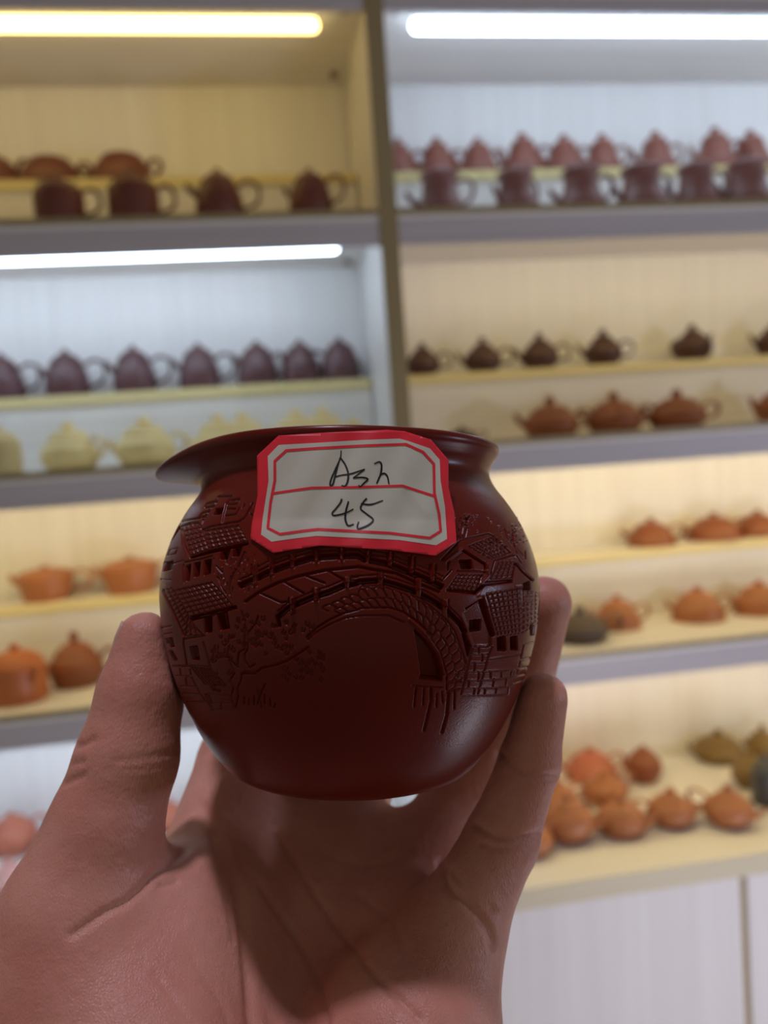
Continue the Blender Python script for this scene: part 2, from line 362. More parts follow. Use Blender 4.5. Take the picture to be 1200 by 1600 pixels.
# bottom left worktop
floor_pots([(14, 1345, 74, 66, 0.4, '', 'melon', 'coral', 'coral melon teapot at the bottom left, on the worktop behind the thumb base'),
            (8, 1412, 72, 60, 0.0, '', 'round', 'pink', 'pale pink teapot in front of the coral one at the bottom left'),
            (66, 1338, 24, 36, 0.0, 'h', 'round', 'rust', 'tiny brown pot behind the coral teapot at the bottom left'),
            (262, 1300, 60, 50, 0.0, '', 'round', 'coral', 'coral teapot seen in the gap between thumb and palm')], zc, 'pots on the left worktop')
# top right bay
row([(625, 58, 66, 0), (685, 62, 66, 0), (749, 62, 64, 0), (819, 64, 70, 0), (883, 62, 66, 0), (943, 60, 66, 0), (1026, 62, 68, 0), (1119, 66, 72, 0), (1174, 64, 66, 0.9)], YS, s1, 'bell', 'brick', 'brick red bell shaped teapot', 'back row, cool top right bay', 'brick red bell teapots on the top right step')
row([(690, 80, 74, 0), (808, 74, 72, 0.5), (910, 78, 74, 0), (1004, 82, 74, 0.2), (1089, 74, 74, 0), (1168, 80, 76, 0)], 1.56, z1, 'squat_bell', 'purple', 'purple brown squat bell teapot', 'front row, cool top right bay', 'purple squat teapots in front in the top right bay')
# second right bay
row([(662, 54, 54, 0), (756, 58, 56, 0), (845, 58, 58, 0), (944, 58, 58, 0), (1083, 60, 58, 1.7), (1212, 58, 58, 0)], 1.783, s2, 'round', 'chocolate', 'dark chocolate round teapot', 'step row, second right bay', 'chocolate teapots on the second right step')
row([(722, 50, 26, 0, '', 'flat', 'chocolate'), (862, 86, 62, 0), (961, 86, 62, 0), (1059, 88, 60, 0), (1222, 80, 60, 0)], 1.62, z2, 'flat', 'rust', '', '', 'rust teapots in front in the second right bay', [
    'dark low pot just behind the right of the pitcher rim', 'rust wide teapot nearest the pitcher in the second right bay', 'rust wide teapot in the middle of three in the second right bay',
    'rust wide teapot with free ring handle, right one of three in the second right bay', 'rust teapot cut by the right frame edge in the second right bay'])
# third right bay
row([(1018, 74, 42, 0), (1116, 82, 42, 0), (1184, 66, 40, 0)], 1.80, s3, 'dome', 'rust', 'rust low domed teapot', 'step row, third right bay', 'rust domed teapots on the third right step')
row([(908, 86, 54, 0, 's', 'flat', 'dark')], 1.60, z3, 'flat', 'dark', '', '', 'teapots in front on the third right shelf', ['dark brown grey flat teapot right beside the ring finger tip'])
row([(966, 70, 52, 0), (1091, 80, 52, 0), (1187, 76, 52, 0)], 1.675, z3, 'dome', 'tan', '', '', 'teapots in front on the third right shelf', [
    'orange tan domed teapot behind the dark flat teapot', 'orange tan domed teapot standing alone in the middle of the third right shelf', 'orange tan domed teapot cut by the right frame edge, third right shelf'])
# right worktop
floor_pots([(928, 1216, 80, 46, 0.1, '', 'dome', 'coral', 'red orange flat teapot at the back left of the right worktop'),
            (1017, 1228, 56, 58, 0.2, 'h', 'melon', 'rust', 'small reddish melon pot alone at the back of the right worktop'),
            (958, 1262, 74, 50, 0.4, '', 'round', 'tan', 'tan teapot in the crowded middle row beside the pinky'),
            (880, 1282, 70, 60, 0.3, '', 'round', 'tan', 'tan teapot half hidden by the pinky, behind the front pair'),
            (840, 1344, 70, 58, 0.2, '', 'round', 'tan', 'tan teapot mostly hidden by the pinky at the worktop front'),
            (902, 1322, 84, 74, 2.6, '', 'round', 'tan', 'tan round teapot nearest the pinky in the front row of the right worktop'),
            (986, 1312, 80, 60, 2.3, '', 'flat', 'tan', 'tan flat teapot with its spout toward the viewer, second in the front row'),
            (1064, 1298, 76, 58, 2.9, '', 'round', 'tan', 'tan teapot with its spout to the lower right, third in the front row'),
            (1156, 1298, 78, 62, 2.2, '', 'round', 'tan', 'tan teapot at the right end of the front row, spout toward the viewer'),
            (1136, 1194, 76, 48, 0.0, 'h', 'flat', 'olive', 'olive brown bowl shaped teapot at the back right of the worktop'),
            (1204, 1188, 50, 52, 0.0, '', 'flat', 'olive', 'olive brown pot cut by the right frame edge at the back of the worktop'),
            (1184, 1236, 54, 60, 0.0, 'hs', 'round', 'olive', 'olive ball shaped pot in front of the two olive teapots'),
            (1213, 1262, 50, 80, 0.0, 'hs', 'drum', 'grey', 'dark grey straight jar cut by the right frame edge above the worktop')], zc, 'pots on the right worktop')

# ------------------------------------------------------------------ pitcher in the hand
S = 0.175 / F                                     # metres per photo pixel at the axis
T0 = math.radians(-3.5)
C0 = np.array([(549 - 600) * S, (930 - 800) * S, 0.175])
UP = np.array([0, -math.cos(T0), -math.sin(T0)]); E1 = np.array([1.0, 0, 0]); E2 = np.array([0, math.sin(T0), -math.cos(T0)])
OUT = [(0, 1204), (115, 1204), (150, 1201), (178, 1190), (200, 1169), (223, 1138), (245, 1098), (266, 1048), (281, 995), (288, 948), (289, 915), (284, 880), (273, 845),
       (257, 812), (240, 786), (226, 768), (218, 754), (215, 743), (218, 730), (224, 720), (229, 713), (230, 706), (227, 701)]
prof_px = catmull(OUT, 10)
R_PX, Y_PX = prof_px[:, 0], prof_px[:, 1]
def prof_rh():
    return R_PX * S, (930 - Y_PX) * S
PR, PH = prof_rh()
# outer profile as distance field, for trimming the hand against the pitcher
def cup_sdf(P, hull=False):
    d = P - C0; h = d @ UP; x = d @ E1; y = d @ E2; r = np.sqrt(x * x + y * y)
    pr, ph = PR[::3], PH[::3]
    if hull: pr, ph = HR, HH
    pr = np.append(pr, 0.0); ph = np.append(ph, ph[-1])
    best = np.full(len(P), 1e9)
    for a0, b0, a1, b1 in zip(pr[:-1], ph[:-1], pr[1:], ph[1:]):
        ex, ey = a1 - a0, b1 - b0; L = ex * ex + ey * ey
        if L < 1e-14: continue
        t = np.clip(((r - a0) * ex + (h - b0) * ey) / L, 0, 1)
        best = np.minimum(best, (r - a0 - t * ex) ** 2 + (h - b0 - t * ey) ** 2)
    order = np.argsort(ph[:-1], kind='stable')
    Rh = np.interp(h, ph[:-1][order], pr[:-1][order])
    inside = (h > ph.min()) & (h < ph.max()) & (r < Rh)
    return np.where(inside, -1, 1) * np.sqrt(best)
# hull used by the paper label, which bridges the neck
keep = [(r, h) for r, h in zip(PR[::3], PH[::3]) if not (h > (930 - 818) * S and h < (930 - 710) * S)]
HR = np.array([k[0] for k in keep]); HH = np.array([k[1] for k in keep])

# relief map of the carving, drawn in the unrolled front of the pitcher, half-pixel grid
RX0, RY0, RX1, RY1 = 226, 740, 866, 1170
RS = 2.0
RW, RH_ = int((RX1 - RX0) * RS), int((RY1 - RY0) * RS)
D = np.zeros((RH_, RW), np.float32)                # depth in mm (positive = cut in)
def seg_dist(X, Y, a, b):
    ex, ey = b[0] - a[0], b[1] - a[1]; L = ex * ex + ey * ey + 1e-9
    t = np.clip(((X - a[0]) * ex + (Y - a[1]) * ey) / L, 0, 1)
    return np.hypot(X - a[0] - t * ex, Y - a[1] - t * ey)
def window(pts, pad):
    x0 = int(max(0, (min(p[0] for p in pts) - pad - RX0) * RS)); x1 = int(min(RW, (max(p[0] for p in pts) + pad - RX0) * RS + 1))
    y0 = int(max(0, (min(p[1] for p in pts) - pad - RY0) * RS)); y1 = int(min(RH_, (max(p[1] for p in pts) + pad - RY0) * RS + 1))
    if x1 <= x0 or y1 <= y0: return None
    X, Y = np.meshgrid(np.arange(x0, x1) / RS + RX0, np.arange(y0, y1) / RS + RY0)
    return slice(y0, y1), slice(x0, x1), X, Y
def cut(pts, wd=2.4, depth=0.34):
    """engraved line"""
    for a, b in zip(pts[:-1], pts[1:]):
        wn = window([a, b], wd + 1)
        if wn is None: continue
        sy_, sx_, X, Y = wn
        d = seg_dist(X, Y, a, b); v = depth * np.clip(1.25 - (d / (wd / 2)) ** 2, 0, 1).astype(np.float32)
        D[sy_, sx_] = np.maximum(D[sy_, sx_], v)
def poly_sd(pts, X, Y):
    inside = np.zeros(X.shape, bool); dist = np.full(X.shape, 1e9)
    n = len(pts)
    for i in range(n):
        a, b = pts[i], pts[(i + 1) % n]
        dist = np.minimum(dist, seg_dist(X, Y, a, b))
        c = ((a[1] > Y) != (b[1] > Y)) & (X < (b[0] - a[0]) * (Y - a[1]) / (b[1] - a[1] + 1e-12) + a[0])
        inside ^= c
    return np.where(inside, dist, -dist)
def carve(pts, depth=0.9, edge=1.6, mode='max'):
    """pocket (depth > 0) or proud plate (depth < 0)"""
    wn = window(pts, 3)
    if wn is None: return
    sy_, sx_, X, Y = wn
    v = depth * np.clip(poly_sd(pts, X, Y) / edge + 0.5, 0, 1).astype(np.float32)
    if mode == 'max': D[sy_, sx_] = np.maximum(D[sy_, sx_], v)
    else: D[sy_, sx_] += v
def band(path, wd, depth, mode='max', edge=1.5):
    L, Rr = [], []
    P = np.array(path, float)
    for i in range(len(P)):
        t = P[min(i + 1, len(P) - 1)] - P[max(i - 1, 0)]; t /= np.linalg.norm(t); n = np.array([-t[1], t[0]])
        L.append(tuple(P[i] + n * wd / 2)); Rr.append(tuple(P[i] - n * wd / 2))
    carve(L + Rr[::-1], depth, edge, mode)
def lerp(a, b, t): return (a[0] + (b[0] - a[0]) * t, a[1] + (b[1] - a[1]) * t)
def tiles(q, nu, nv, wd=1.8, depth=0.30, lift=-0.18):
    """roof: a proud quad a-b (ridge) / d-c (eave) cut into tiles"""
    a, b, c, d = q
    carve(q, lift, 2.0, 'add')
    for i in range(nu + 1):
        t = i / nu; p0, p1 = lerp(a, b, t), lerp(d, c, t); pts = [lerp(p0, p1, s) for s in np.linspace(0, 1, 5)]
        pts = [(x + random.uniform(-.5, .5), y + random.uniform(-.4, .4)) for x, y in pts]; cut(pts, wd, depth)
    for j in range(nv + 1):
        t = j / nv
        pts = [lerp(lerp(a, d, t), lerp(b, c, t), s) for s in np.linspace(0, 1, 2 * nu + 1)]
        pts = [(x, y + (0.7 if k % 2 else -0.5)) for k, (x, y) in enumerate(pts)]; cut(pts, wd, depth)
def za(*p): return [(240 + .1417 * x, 760 + .1417 * y) for x, y in p]
def zb(*p): return [(240 + .1417 * x, 920 + .1417 * y) for x, y in p]
def zl(*p): return [(370 + .1583 * x, 840 + .1583 * y) for x, y in p]
def zr(*p): return [(540 + .1583 * x, 840 + .1583 * y) for x, y in p]
def zm(*p): return [(530 + .3083 * x, 920 + .3083 * y) for x, y in p]
def zc1(*p): return [(690 + .1417 * x, 800 + .1417 * y) for x, y in p]
def zd(*p): return [(690 + .1417 * x, 930 + .1417 * y) for x, y in p]
def ze(*p): return [(360 + .1667 * x, 970 + .1667 * y) for x, y in p]
# ---- left houses
tiles(za((310, 440), (500, 400), (590, 690), (400, 760)), 4, 6)
tiles(za((545, 490), (930, 432), (1022, 600), (600, 680)), 6, 4)
cut(za((310, 390), (322, 380), (490, 350), (560, 330)), 2.4); cut(za((300, 440), (400, 405), (490, 398)), 2); cut(za((520, 480), (640, 440), (830, 400), (940, 385), (1000, 345), (1060, 235)), 2.4)
carve(za((395, 775), (600, 705), (1035, 610), (1040, 640), (620, 735), (400, 795)), 0.8)
band(za((282, 440), (200, 560), (130, 660), (85, 760)), 4.5, 0.6); band(za((300, 470), (330, 640), (385, 765)), 3, 0.3)
for q in (((705, 125), (720, 108), (860, 105), (800, 190), (755, 395)), ((700, 160), (590, 185), (558, 235), (670, 215), (700, 160)), ((830, 152), (945, 135), (920, 190), (800, 197)),
          ((900, 245), (800, 240)), ((620, 270), (535, 292), (498, 350)), ((640, 225), (545, 370), (515, 470)), ((775, 322), (905, 305), (940, 240)), ((1000, 200), (985, 235)), ((1090, 185), (1050, 290), (1085, 315))):
    cut(za(*q), 2.4)
carve(za((682, 245), (765, 235), (740, 300), (655, 312)), 0.9)
carve(za((115, 830), (210, 815), (205, 910), (100, 940)), 0.9); cut(za((175, 695), (262, 680), (238, 740), (150, 762), (175, 695)), 2)
carve(za((360, 880), (405, 862), (392, 1035), (355, 1045)), 1.0); carve(za((450, 850), (510, 835), (497, 985), (445, 1000)), 1.0); carve(za((560, 820), (632, 805), (622, 955), (555, 980)), 1.0)
cut(za((330, 865), (332, 1060)), 2); cut(za((345, 835), (520, 800), (650, 765)), 1.8); cut(za((660, 790), (668, 960)), 1.6)
carve(za((740, 690), (850, 655), (812, 800), (735, 800)), 1.0); carve(za((880, 645), (985, 622), (942, 760), (875, 770)), 1.0)
cut(za((215, 850), (330, 815)), 2, 0.2); cut(za((40, 1020), (190, 1030)), 2)
tiles(zb((230, 20), (640, -70), (870, 190), (390, 310)), 8, 6)
tiles(zb((105, 10), (200, -10), (440, 400), (345, 520)), 2, 11); tiles(zb((380, 300), (440, 400), (545, 515), (350, 520)), 3, 2)
carve(zb((390, 312), (600, 265), (905, 190), (915, 215), (640, 300), (420, 350), (395, 335)), 0.9)
band(zb((100, 20), (210, 240), (330, 510)), 2.5, 0.35)
carve(zb((548, 290), (640, 270), (640, 480), (570, 490)), 1.1); carve(zb((690, 270), (805, 240), (835, 440), (735, 460)), 1.1)
carve(zb((400, 645), (478, 632), (505, 785), (432, 775)), 0.8); cut(zb((330, 545), (330, 620), (365, 835)), 2.2); cut(zb((345, 550), (560, 515)), 2.4); cut(zb((210, 850), (400, 850), (610, 866)), 2.4); cut(zb((545, 590), (580, 700), (630, 890), (800, 1070)), 2.2)
for q in (((165, 545), (205, 540), (225, 640), (190, 642)), ((165, 685), (200, 680), (260, 780), (225, 790)), ((125, 550), (150, 548), (170, 600), (145, 605))): carve(zb(*q), 0.7)
cut(zb((85, 430), (195, 410)), 2); cut(zb((120, 500), (200, 485)), 2)
tiles(zb((415, 862), (600, 870), (795, 1070), (560, 1050)), 6, 4)
carve(zb((620, 1070), (730, 1065), (742, 1138), (652, 1120)), 0.5)
for q in (((570, 1165), (860, 1175)), ((630, 1265), (860, 1260)), ((640, 1340), (900, 1340)), ((570, 1165), (640, 1300)), ((610, 1180), (645, 1262)), ((740, 1270), (745, 1340)), ((420, 980), (520, 1170), (640, 1310)),
          ((250, 960), (390, 970)), ((300, 1075), (470, 1085)), ((330, 1155), (500, 1165)), ((370, 1250), (580, 1250)), ((400, 890), (412, 945)), ((290, 880), (300, 960)), ((350, 970), (365, 1075))): cut(zb(*q), 2.0, 0.28)
# ---- tree at the left
for q in (((830, 790), (890, 930), (840, 1010), (880, 1100), (850, 1190), (890, 1312)), ((1195, 868), (1120, 925), (1010, 915), (970, 940), (960, 1020), (922, 1090), (932, 1190), (900, 1312)),
          ((920, 860), (940, 700), (1000, 670), (1003, 380), (970, 250)), ((935, 862), (820, 760), (690, 700)), ((1040, 490), (1130, 370), (1152, 300)), ((1030, 470), (1040, 580), (1030, 680), (1000, 720), (1010, 800), (1060, 868), (1120, 830))): cut(zb(*q), 2.2)
cut(ze((110, 490), (230, 490), (300, 440), (420, 415), (530, 375), (620, 320), (730, 250)), 3.0)
def leaf(x, y, s, a):
    pts = []
    for t in np.linspace(-2.1, 2.1, 7):
        u, v = s * .62 * math.sin(t), s * math.cos(t)
        pts.append((x + u * math.cos(a) - v * math.sin(a), y + u * math.sin(a) + v * math.cos(a)))
    cut(pts, 1.9, 0.27)
for (cx, cy_, rx_, ry_, n) in ((392, 985, 22, 24, 20), (428, 1003, 34, 26, 30), (460, 985, 30, 14, 12), (478, 1040, 28, 22, 22), (345, 1035, 18, 20, 14), (455, 1050, 24, 14, 10), (352, 1005, 14, 12, 8)):
    for _ in range(n):
        leaf(cx + random.uniform(-rx_, rx_), cy_ + random.uniform(-ry_, ry_), random.uniform(3.0, 4.8), random.uniform(-.6, .6))
for k in range(46):                                # bark and twig strokes beside the bridge end
    x = random.uniform(340, 398); y = random.uniform(860, 925); l = random.uniform(5, 13); cut([(x, y), (x + random.uniform(-1.5, 1.5), y + l)], 1.7, 0.26)
cut(za((690, 880), (760, 960), (790, 1080)), 2.2); cut(za((1000, 720), (930, 880), (850, 1000), (830, 1150)), 2.2); cut(za((700, 1000), (740, 1100), (800, 1190)), 2.0)
for q in (((1000, 1190), (998, 1272)), ((1050, 1205), (1050, 1280)), ((1110, 1180), (1105, 1282)), ((1140, 1100), (1190, 1312)), ((1190, 1150), (1140, 1275))): cut(zb(*q), 2.0)
for q in (((325, 590), (275, 700), (255, 780)), ((320, 690), (320, 780)), ((370, 720), (375, 800)), ((420, 775), (408, 815))): cut(ze(*q), 2.0)
# ---- bridge
rail_u = zl((20, 415), (150, 362), (330, 272), (520, 205), (750, 135), (1000, 118), (1200, 115)) + zr((180, 150), (410, 195), (640, 285), (830, 365), (960, 430))
cut(rail_u, 2.2)
cut([(x, y - 7.5) for x, y in rail_u[1:]], 1.8, 0.25)
band([(x, y + 10) for x, y in rail_u], 8.5, 0.85)
curb = zl((75, 600), (220, 500), (400, 410), (600, 345), (870, 285), (1200, 250)) + zr((250, 275), (500, 315), (700, 410), (930, 500))
band([(x, y + 6) for x, y in curb], 3.4, 0.5)
for p in ((175, 265, 480), (338, 200, 380), (545, 165, 300), (785, 105, 240), (1035, 100, 225)):
    x0, y0 = zl((p[0], p[1]))[0]; _, y1 = zl((p[0], p[2]))[0]
    carve([(x0 - 3.6, y0), (x0 + 3.6, y0), (x0 + 3.4, y1), (x0 - 3.4, y1)], -0.8, 1.5, 'add'); cut([(x0 - 4.4, y0), (x0 - 3.8, y1)], 1.6, 0.4); cut([(x0 + 4.4, y0), (x0 + 3.8, y1)], 1.6, 0.4)
for p in ((218, 130, 245), (440, 140, 285), (655, 185, 355), (862, 262, 440)):
    x0, y0 = zr((p[0], p[1]))[0]; _, y1 = zr((p[0], p[2]))[0]
    carve([(x0 - 3.6, y0), (x0 + 3.6, y0), (x0 + 3.4, y1), (x0 - 3.4, y1)], -0.8, 1.5, 'add'); cut([(x0 - 4.4, y0), (x0 - 3.8, y1)], 1.6, 0.4); cut([(x0 + 4.4, y0), (x0 + 3.8, y1)], 1.6, 0.4)
for q in (((230, 550), (430, 640), (520, 632)), ((470, 440), (660, 550)), ((690, 380), (870, 450)), ((890, 322), (1050, 412))): cut(zl(*q), 2.6, 0.45)
rail_f = zl((400, 790), (500, 705), (600, 655), (750, 590), (900, 545), (1060, 475), (1200, 450)) + zr((50, 445), (330, 425), (500, 470), (690, 535), (860, 625), (1000, 720), (1130, 850), (1180, 940))
band(rail_f, 7.5, 1.0); cut([(x, y - 9.5) for x, y in rail_f], 1.9, 0.3)
cut(zl((420, 870), (400, 780)), 5, 0.9)
for p in ((545, 595, 755), (780, 505, 625), (1085, 400, 495)):
    x0, y0 = zl((p[0], p[1]))[0]; _, y1 = zl((p[0], p[2]))[0]; carve([(x0 - 4.4, y0), (x0 + 4.4, y0), (x0 + 4, y1), (x0 - 4, y1)], -1.0, 1.5, 'add')
    cut([(x0 - 5, y0), (x0 - 4.4, y1)], 1.6, 0.35); cut([(x0 + 5, y0), (x0 + 4.4, y1)], 1.6, 0.35)
for p in ((350, 345, 455), (726, 395, 585), (985, 615, 790)):
    x0, y0 = zr((p[0], p[1]))[0]; _, y1 = zr((p[0], p[2]))[0]; carve([(x0 - 4.4, y0), (x0 + 4.4, y0), (x0 + 3.6, y1), (x0 - 4.4, y1)], -1.0, 1.5, 'add')
    cut([(x0 - 5, y0), (x0 - 5, y1)], 1.6, 0.35); cut([(x0 + 5, y0), (x0 + 4.2, y1)], 1.6, 0.35)
arch_in = zl((690, 980), (790, 890), (900, 820), (1050, 750), (1200, 712)) + zr((150, 697), (430, 690), (560, 730), (700, 820), (850, 960)) + zm((440, 220), (510, 320), (545, 440), (545, 525))
arch_in2 = zl((700, 1010), (800, 925), (920, 855), (1070, 795), (1200, 775)) + zr((200, 770), (420, 770), (580, 838))
cut(arch_in, 2.4, 0.4); cut(arch_in2, 2.0, 0.3)
carve(zm((380, 205), (440, 262), (490, 332), (518, 430), (520, 465), (405, 455), (415, 430), (402, 330), (387, 235)), 1.1)
band(zm((350, 150), (440, 228), (505, 325), (535, 440)), 4.5, -0.35, 'add')
arch_out = zl((440, 880), (600, 790), (800, 700), (1000, 600), (1200, 540)) + zr((150, 480), (400, 470), (600, 540), (750, 610), (900, 730), (1000, 815), (1080, 930), (1120, 1040)) + zm((650, 400), (640, 470))
cut(arch_out[4:], 2.0, 0.28)
def along(path, t):
    P = np.array(path); L = np.r_[0, np.cumsum(np.linalg.norm(np.diff(P, axis=0), axis=1))]; t = t * L[-1]
    return np.array([np.interp(t, L, P[:, 0]), np.interp(t, L, P[:, 1])])
nst = 26
for rowi in range(2):                              # two courses of rounded arch stones
    for k in range(nst):
        t0 = (k + 0.5 * rowi) / nst; t1 = t0 + 0.9 / nst
        if t1 > 1 or t0 < 0.16: continue
        f0, f1 = (0.06, 0.47) if rowi == 0 else (0.52, 0.94)
        j = lambda: random.uniform(-.04, .04)
        a, b = along(arch_in, t0), along(arch_out, t0); c, d = along(arch_in, t1), along(arch_out, t1)
        pts = [a + (b - a) * f0, a + (b - a) * (f1 - .08 + j()), (a + c) / 2 + ((b + d) / 2 - (a + c) / 2) * (f1 + j()), c + (d - c) * (f1 - .1 + j()), c + (d - c) * (f0 + .02)]
        pts = catmull(pts, 3); cut([tuple(p) for p in pts], 1.9, 0.28)
# ---- wall, windows and house at the right
for q in (((340, 590), (210, 1110)), ((560, 570), (520, 660), (400, 1090)), ((360, 565), (510, 570)), ((340, 655), (530, 650)), ((330, 745), (500, 745)), ((300, 845), (480, 845), (760, 830), (960, 790)), ((170, 915), (260, 905)),
          ((250, 945), (550, 940), (760, 910), (920, 870)), ((60, 970), (220, 955)), ((60, 1070), (200, 1030)), ((230, 1030), (590, 1025), (780, 1000)), ((210, 1110), (730, 1100)), ((530, 710), (870, 660)), ((860, 715), (990, 690)), ((910, 540), (1010, 515)),
          ((410, 580), (410, 635)), ((455, 655), (445, 740)), ((370, 750), (360, 830)), ((410, 860), (405, 950)), ((305, 940), (290, 1030)), ((365, 1030), (350, 1110)), ((540, 850), (540, 920)), ((660, 850), (660, 910)), ((770, 840), (765, 900)), ((580, 920), (565, 1010)),
          ((720, 910), (705, 1000)), ((480, 1040), (470, 1110)), ((605, 1030), (595, 1100)), ((740, 1010), (730, 1090)), ((830, 800), (825, 900)), ((905, 550), (830, 890)), ((170, 915), (190, 850), (300, 845)), ((800, 970), (900, 940))): cut(zd(*q), 2.1, 0.32)
for q, dp in ((((330, 285), (445, 270), (440, 390), (330, 400)), 1.0), (((615, 475), (700, 455), (710, 610), (620, 610)), 1.1), (((760, 465), (830, 450), (840, 605), (765, 600)), 1.1), (((975, 330), (1020, 300), (1020, 435), (985, 440)), 1.0),
              (((425, 60), (470, 30), (590, 440), (550, 455)), 0.9), (((230, 440), (250, 400), (325, 570), (290, 680)), 0.9)): carve(zd(*q), dp)
carve(zd((240, 200), (430, 60), (545, 450), (545, 560), (360, 560), (330, 450)), 0.35, 2.5, 'add')
carve(zd((450, 0), (492, 0), (632, 440), (592, 452)), -0.3, 1.5, 'add'); band(zd((255, 130), (440, 15)), 5.5, -0.35, 'add'); band(zd((265, 150), (430, 50)), 2.2, 0.5)
tiles([(761, 928), (816, 918), (818, 988), (778, 994)], 7, 9, 1.7, 0.34); tiles([(818, 921), (843, 928), (842, 972), (819, 986)], 4, 7, 1.6, 0.26)
band(zc1((480, 880), (560, 850), (800, 825), (890, 815)), 3, -0.3, 'add')
tiles(zc1((300, 378), (545, 282), (752, 448), (545, 518)), 6, 5); tiles(zc1((640, 545), (812, 540), (782, 722), (545, 735)), 4, 5); tiles(zc1((180, 695), (450, 700), (370, 875), (80, 838)), 6, 4)
for q in (((0, 530), (200, 320), (280, 295), (520, 240), (560, 260), (760, 445)), ((590, 530), (640, 520), (800, 478)), ((590, 535), (535, 720)), ((165, 652), (330, 648), (480, 665)), ((70, 640), (70, 570), (90, 545)), ((20, 740), (110, 640)), ((830, 480), (900, 590))): cut(zc1(*q), 2.2, 0.34)
band(zc1((240, 402), (370, 480), (490, 555)), 6, -0.3, 'add'); band(zc1((235, 420), (360, 500), (480, 575), (490, 640)), 3, 0.7); band(zc1((30, 555), (230, 402)), 4, -0.25, 'add')
carve(zc1((195, 530), (325, 525), (345, 625), (215, 622)), 1.0); carve(zc1((905, 790), (970, 762), (975, 860), (910, 850)), 1.0)
carve(zc1((60, 850), (380, 880), (375, 905), (60, 875)), 0.7); carve(zc1((480, 770), (780, 742), (780, 775), (480, 805), (380, 905), (350, 890)), 0.7)
band(zc1((805, 510), (900, 610), (1020, 740)), 5, -0.25, 'add'); band(zc1((815, 560), (900, 660), (1010, 755)), 3.2, 0.8)
band(zc1((520, 560), (500, 640), (520, 700), (430, 800)), 5, -0.25, 'add')
for k in range(110):                               # stippled tree tops
    if k < 45: x, y = random.gauss(262, 70), random.gauss(95, 60)
    else: x, y = random.gauss(800, 110), random.gauss(270, 110)
    p = zc1((x, y))[0]
    if y < 30 or (y > 420): continue
    carve([(p[0] - 1.6, p[1] - 1.2), (p[0] + 1.6, p[1] - 1.2), (p[0] + 1.4, p[1] + 1.4), (p[0] - 1.4, p[1] + 1.4)], random.choice((-0.22, 0.26)), 1.4, 'add')
for q in (((240, 300), (225, 240), (235, 150), (205, 60)), ((260, 290), (280, 180)), ((170, 260), (240, 300)), ((800, 380), (730, 290), (690, 180)), ((830, 450), (790, 320), (780, 200)), ((830, 400), (900, 480)), ((920, 430), (925, 520))): cut(zc1(*q), 2.0, 0.26)
for q, wd in ((((390, 500), (380, 600)), 2.2), (((430, 500), (425, 590)), 2.2), (((465, 500), (465, 570), (430, 720)), 4), (((495, 530), (492, 600)), 2), (((520, 520), (525, 580)), 2), (((555, 520), (545, 640), (520, 730)), 4), (((585, 510), (583, 610)), 2), (((370, 490), (520, 500)), 2.4), (((550, 480), (640, 465)), 2.2)): cut(zm(*q), wd, 0.4)
D = np.where(D > 0.55, 0.55 + (D - 0.55) * 1.7, D); D = np.clip(D, -0.6, 2.1)
D += 0.012 * rng.standard_normal(D.shape).astype(np.float32)
_k = np.array([0.25, 0.5, 0.25], np.float32)
D = np.apply_along_axis(lambda r: np.convolve(r, _k, 'same'), 1, D); D = np.apply_along_axis(lambda r: np.convolve(r, _k, 'same'), 0, D)

M_CLAY, nt, b = mat_new('zisha_clay')
b.inputs['Base Color'].default_value = (0.105, 0.020, 0.013, 1); b.inputs['Roughness'].default_value = 0.29; b.inputs['Specular IOR Level'].default_value = 0.24
tc = nt.nodes.new('ShaderNodeTexCoord'); n1 = nt.nodes.new('ShaderNodeTexNoise'); n1.inputs['Scale'].default_value = 2600; n1.inputs['Detail'].default_value = 4
mx = nt.nodes.new('ShaderNodeMix'); mx.data_type = 'RGBA'; mx.inputs[6].default_value = (0.120, 0.008, 0.003, 1); mx.inputs[7].default_value = (0.150, 0.011, 0.004, 1)
bp = nt.nodes.new('ShaderNodeBump'); bp.inputs['Strength'].default_value = 0.12; bp.inputs['Distance'].default_value = 0.0001
nt.links.new(tc.outputs['Object'], n1.inputs['Vector']); nt.links.new(n1.outputs['Fac'], mx.inputs[0]); nt.links.new(mx.outputs[2], b.inputs['Base Color'])
nt.links.new(n1.outputs['Fac'], bp.inputs['Height']); nt.links.new(bp.outputs['Normal'], b.inputs['Normal'])

pitcher = empty('pitcher', to_world((C0 - UP * 0.04)[None])[0])
tag(pitcher, 'dark red clay pitcher carved with an arched bridge and houses, held up in the hand', 'pitcher')
POFF = np.array(pitcher.location)

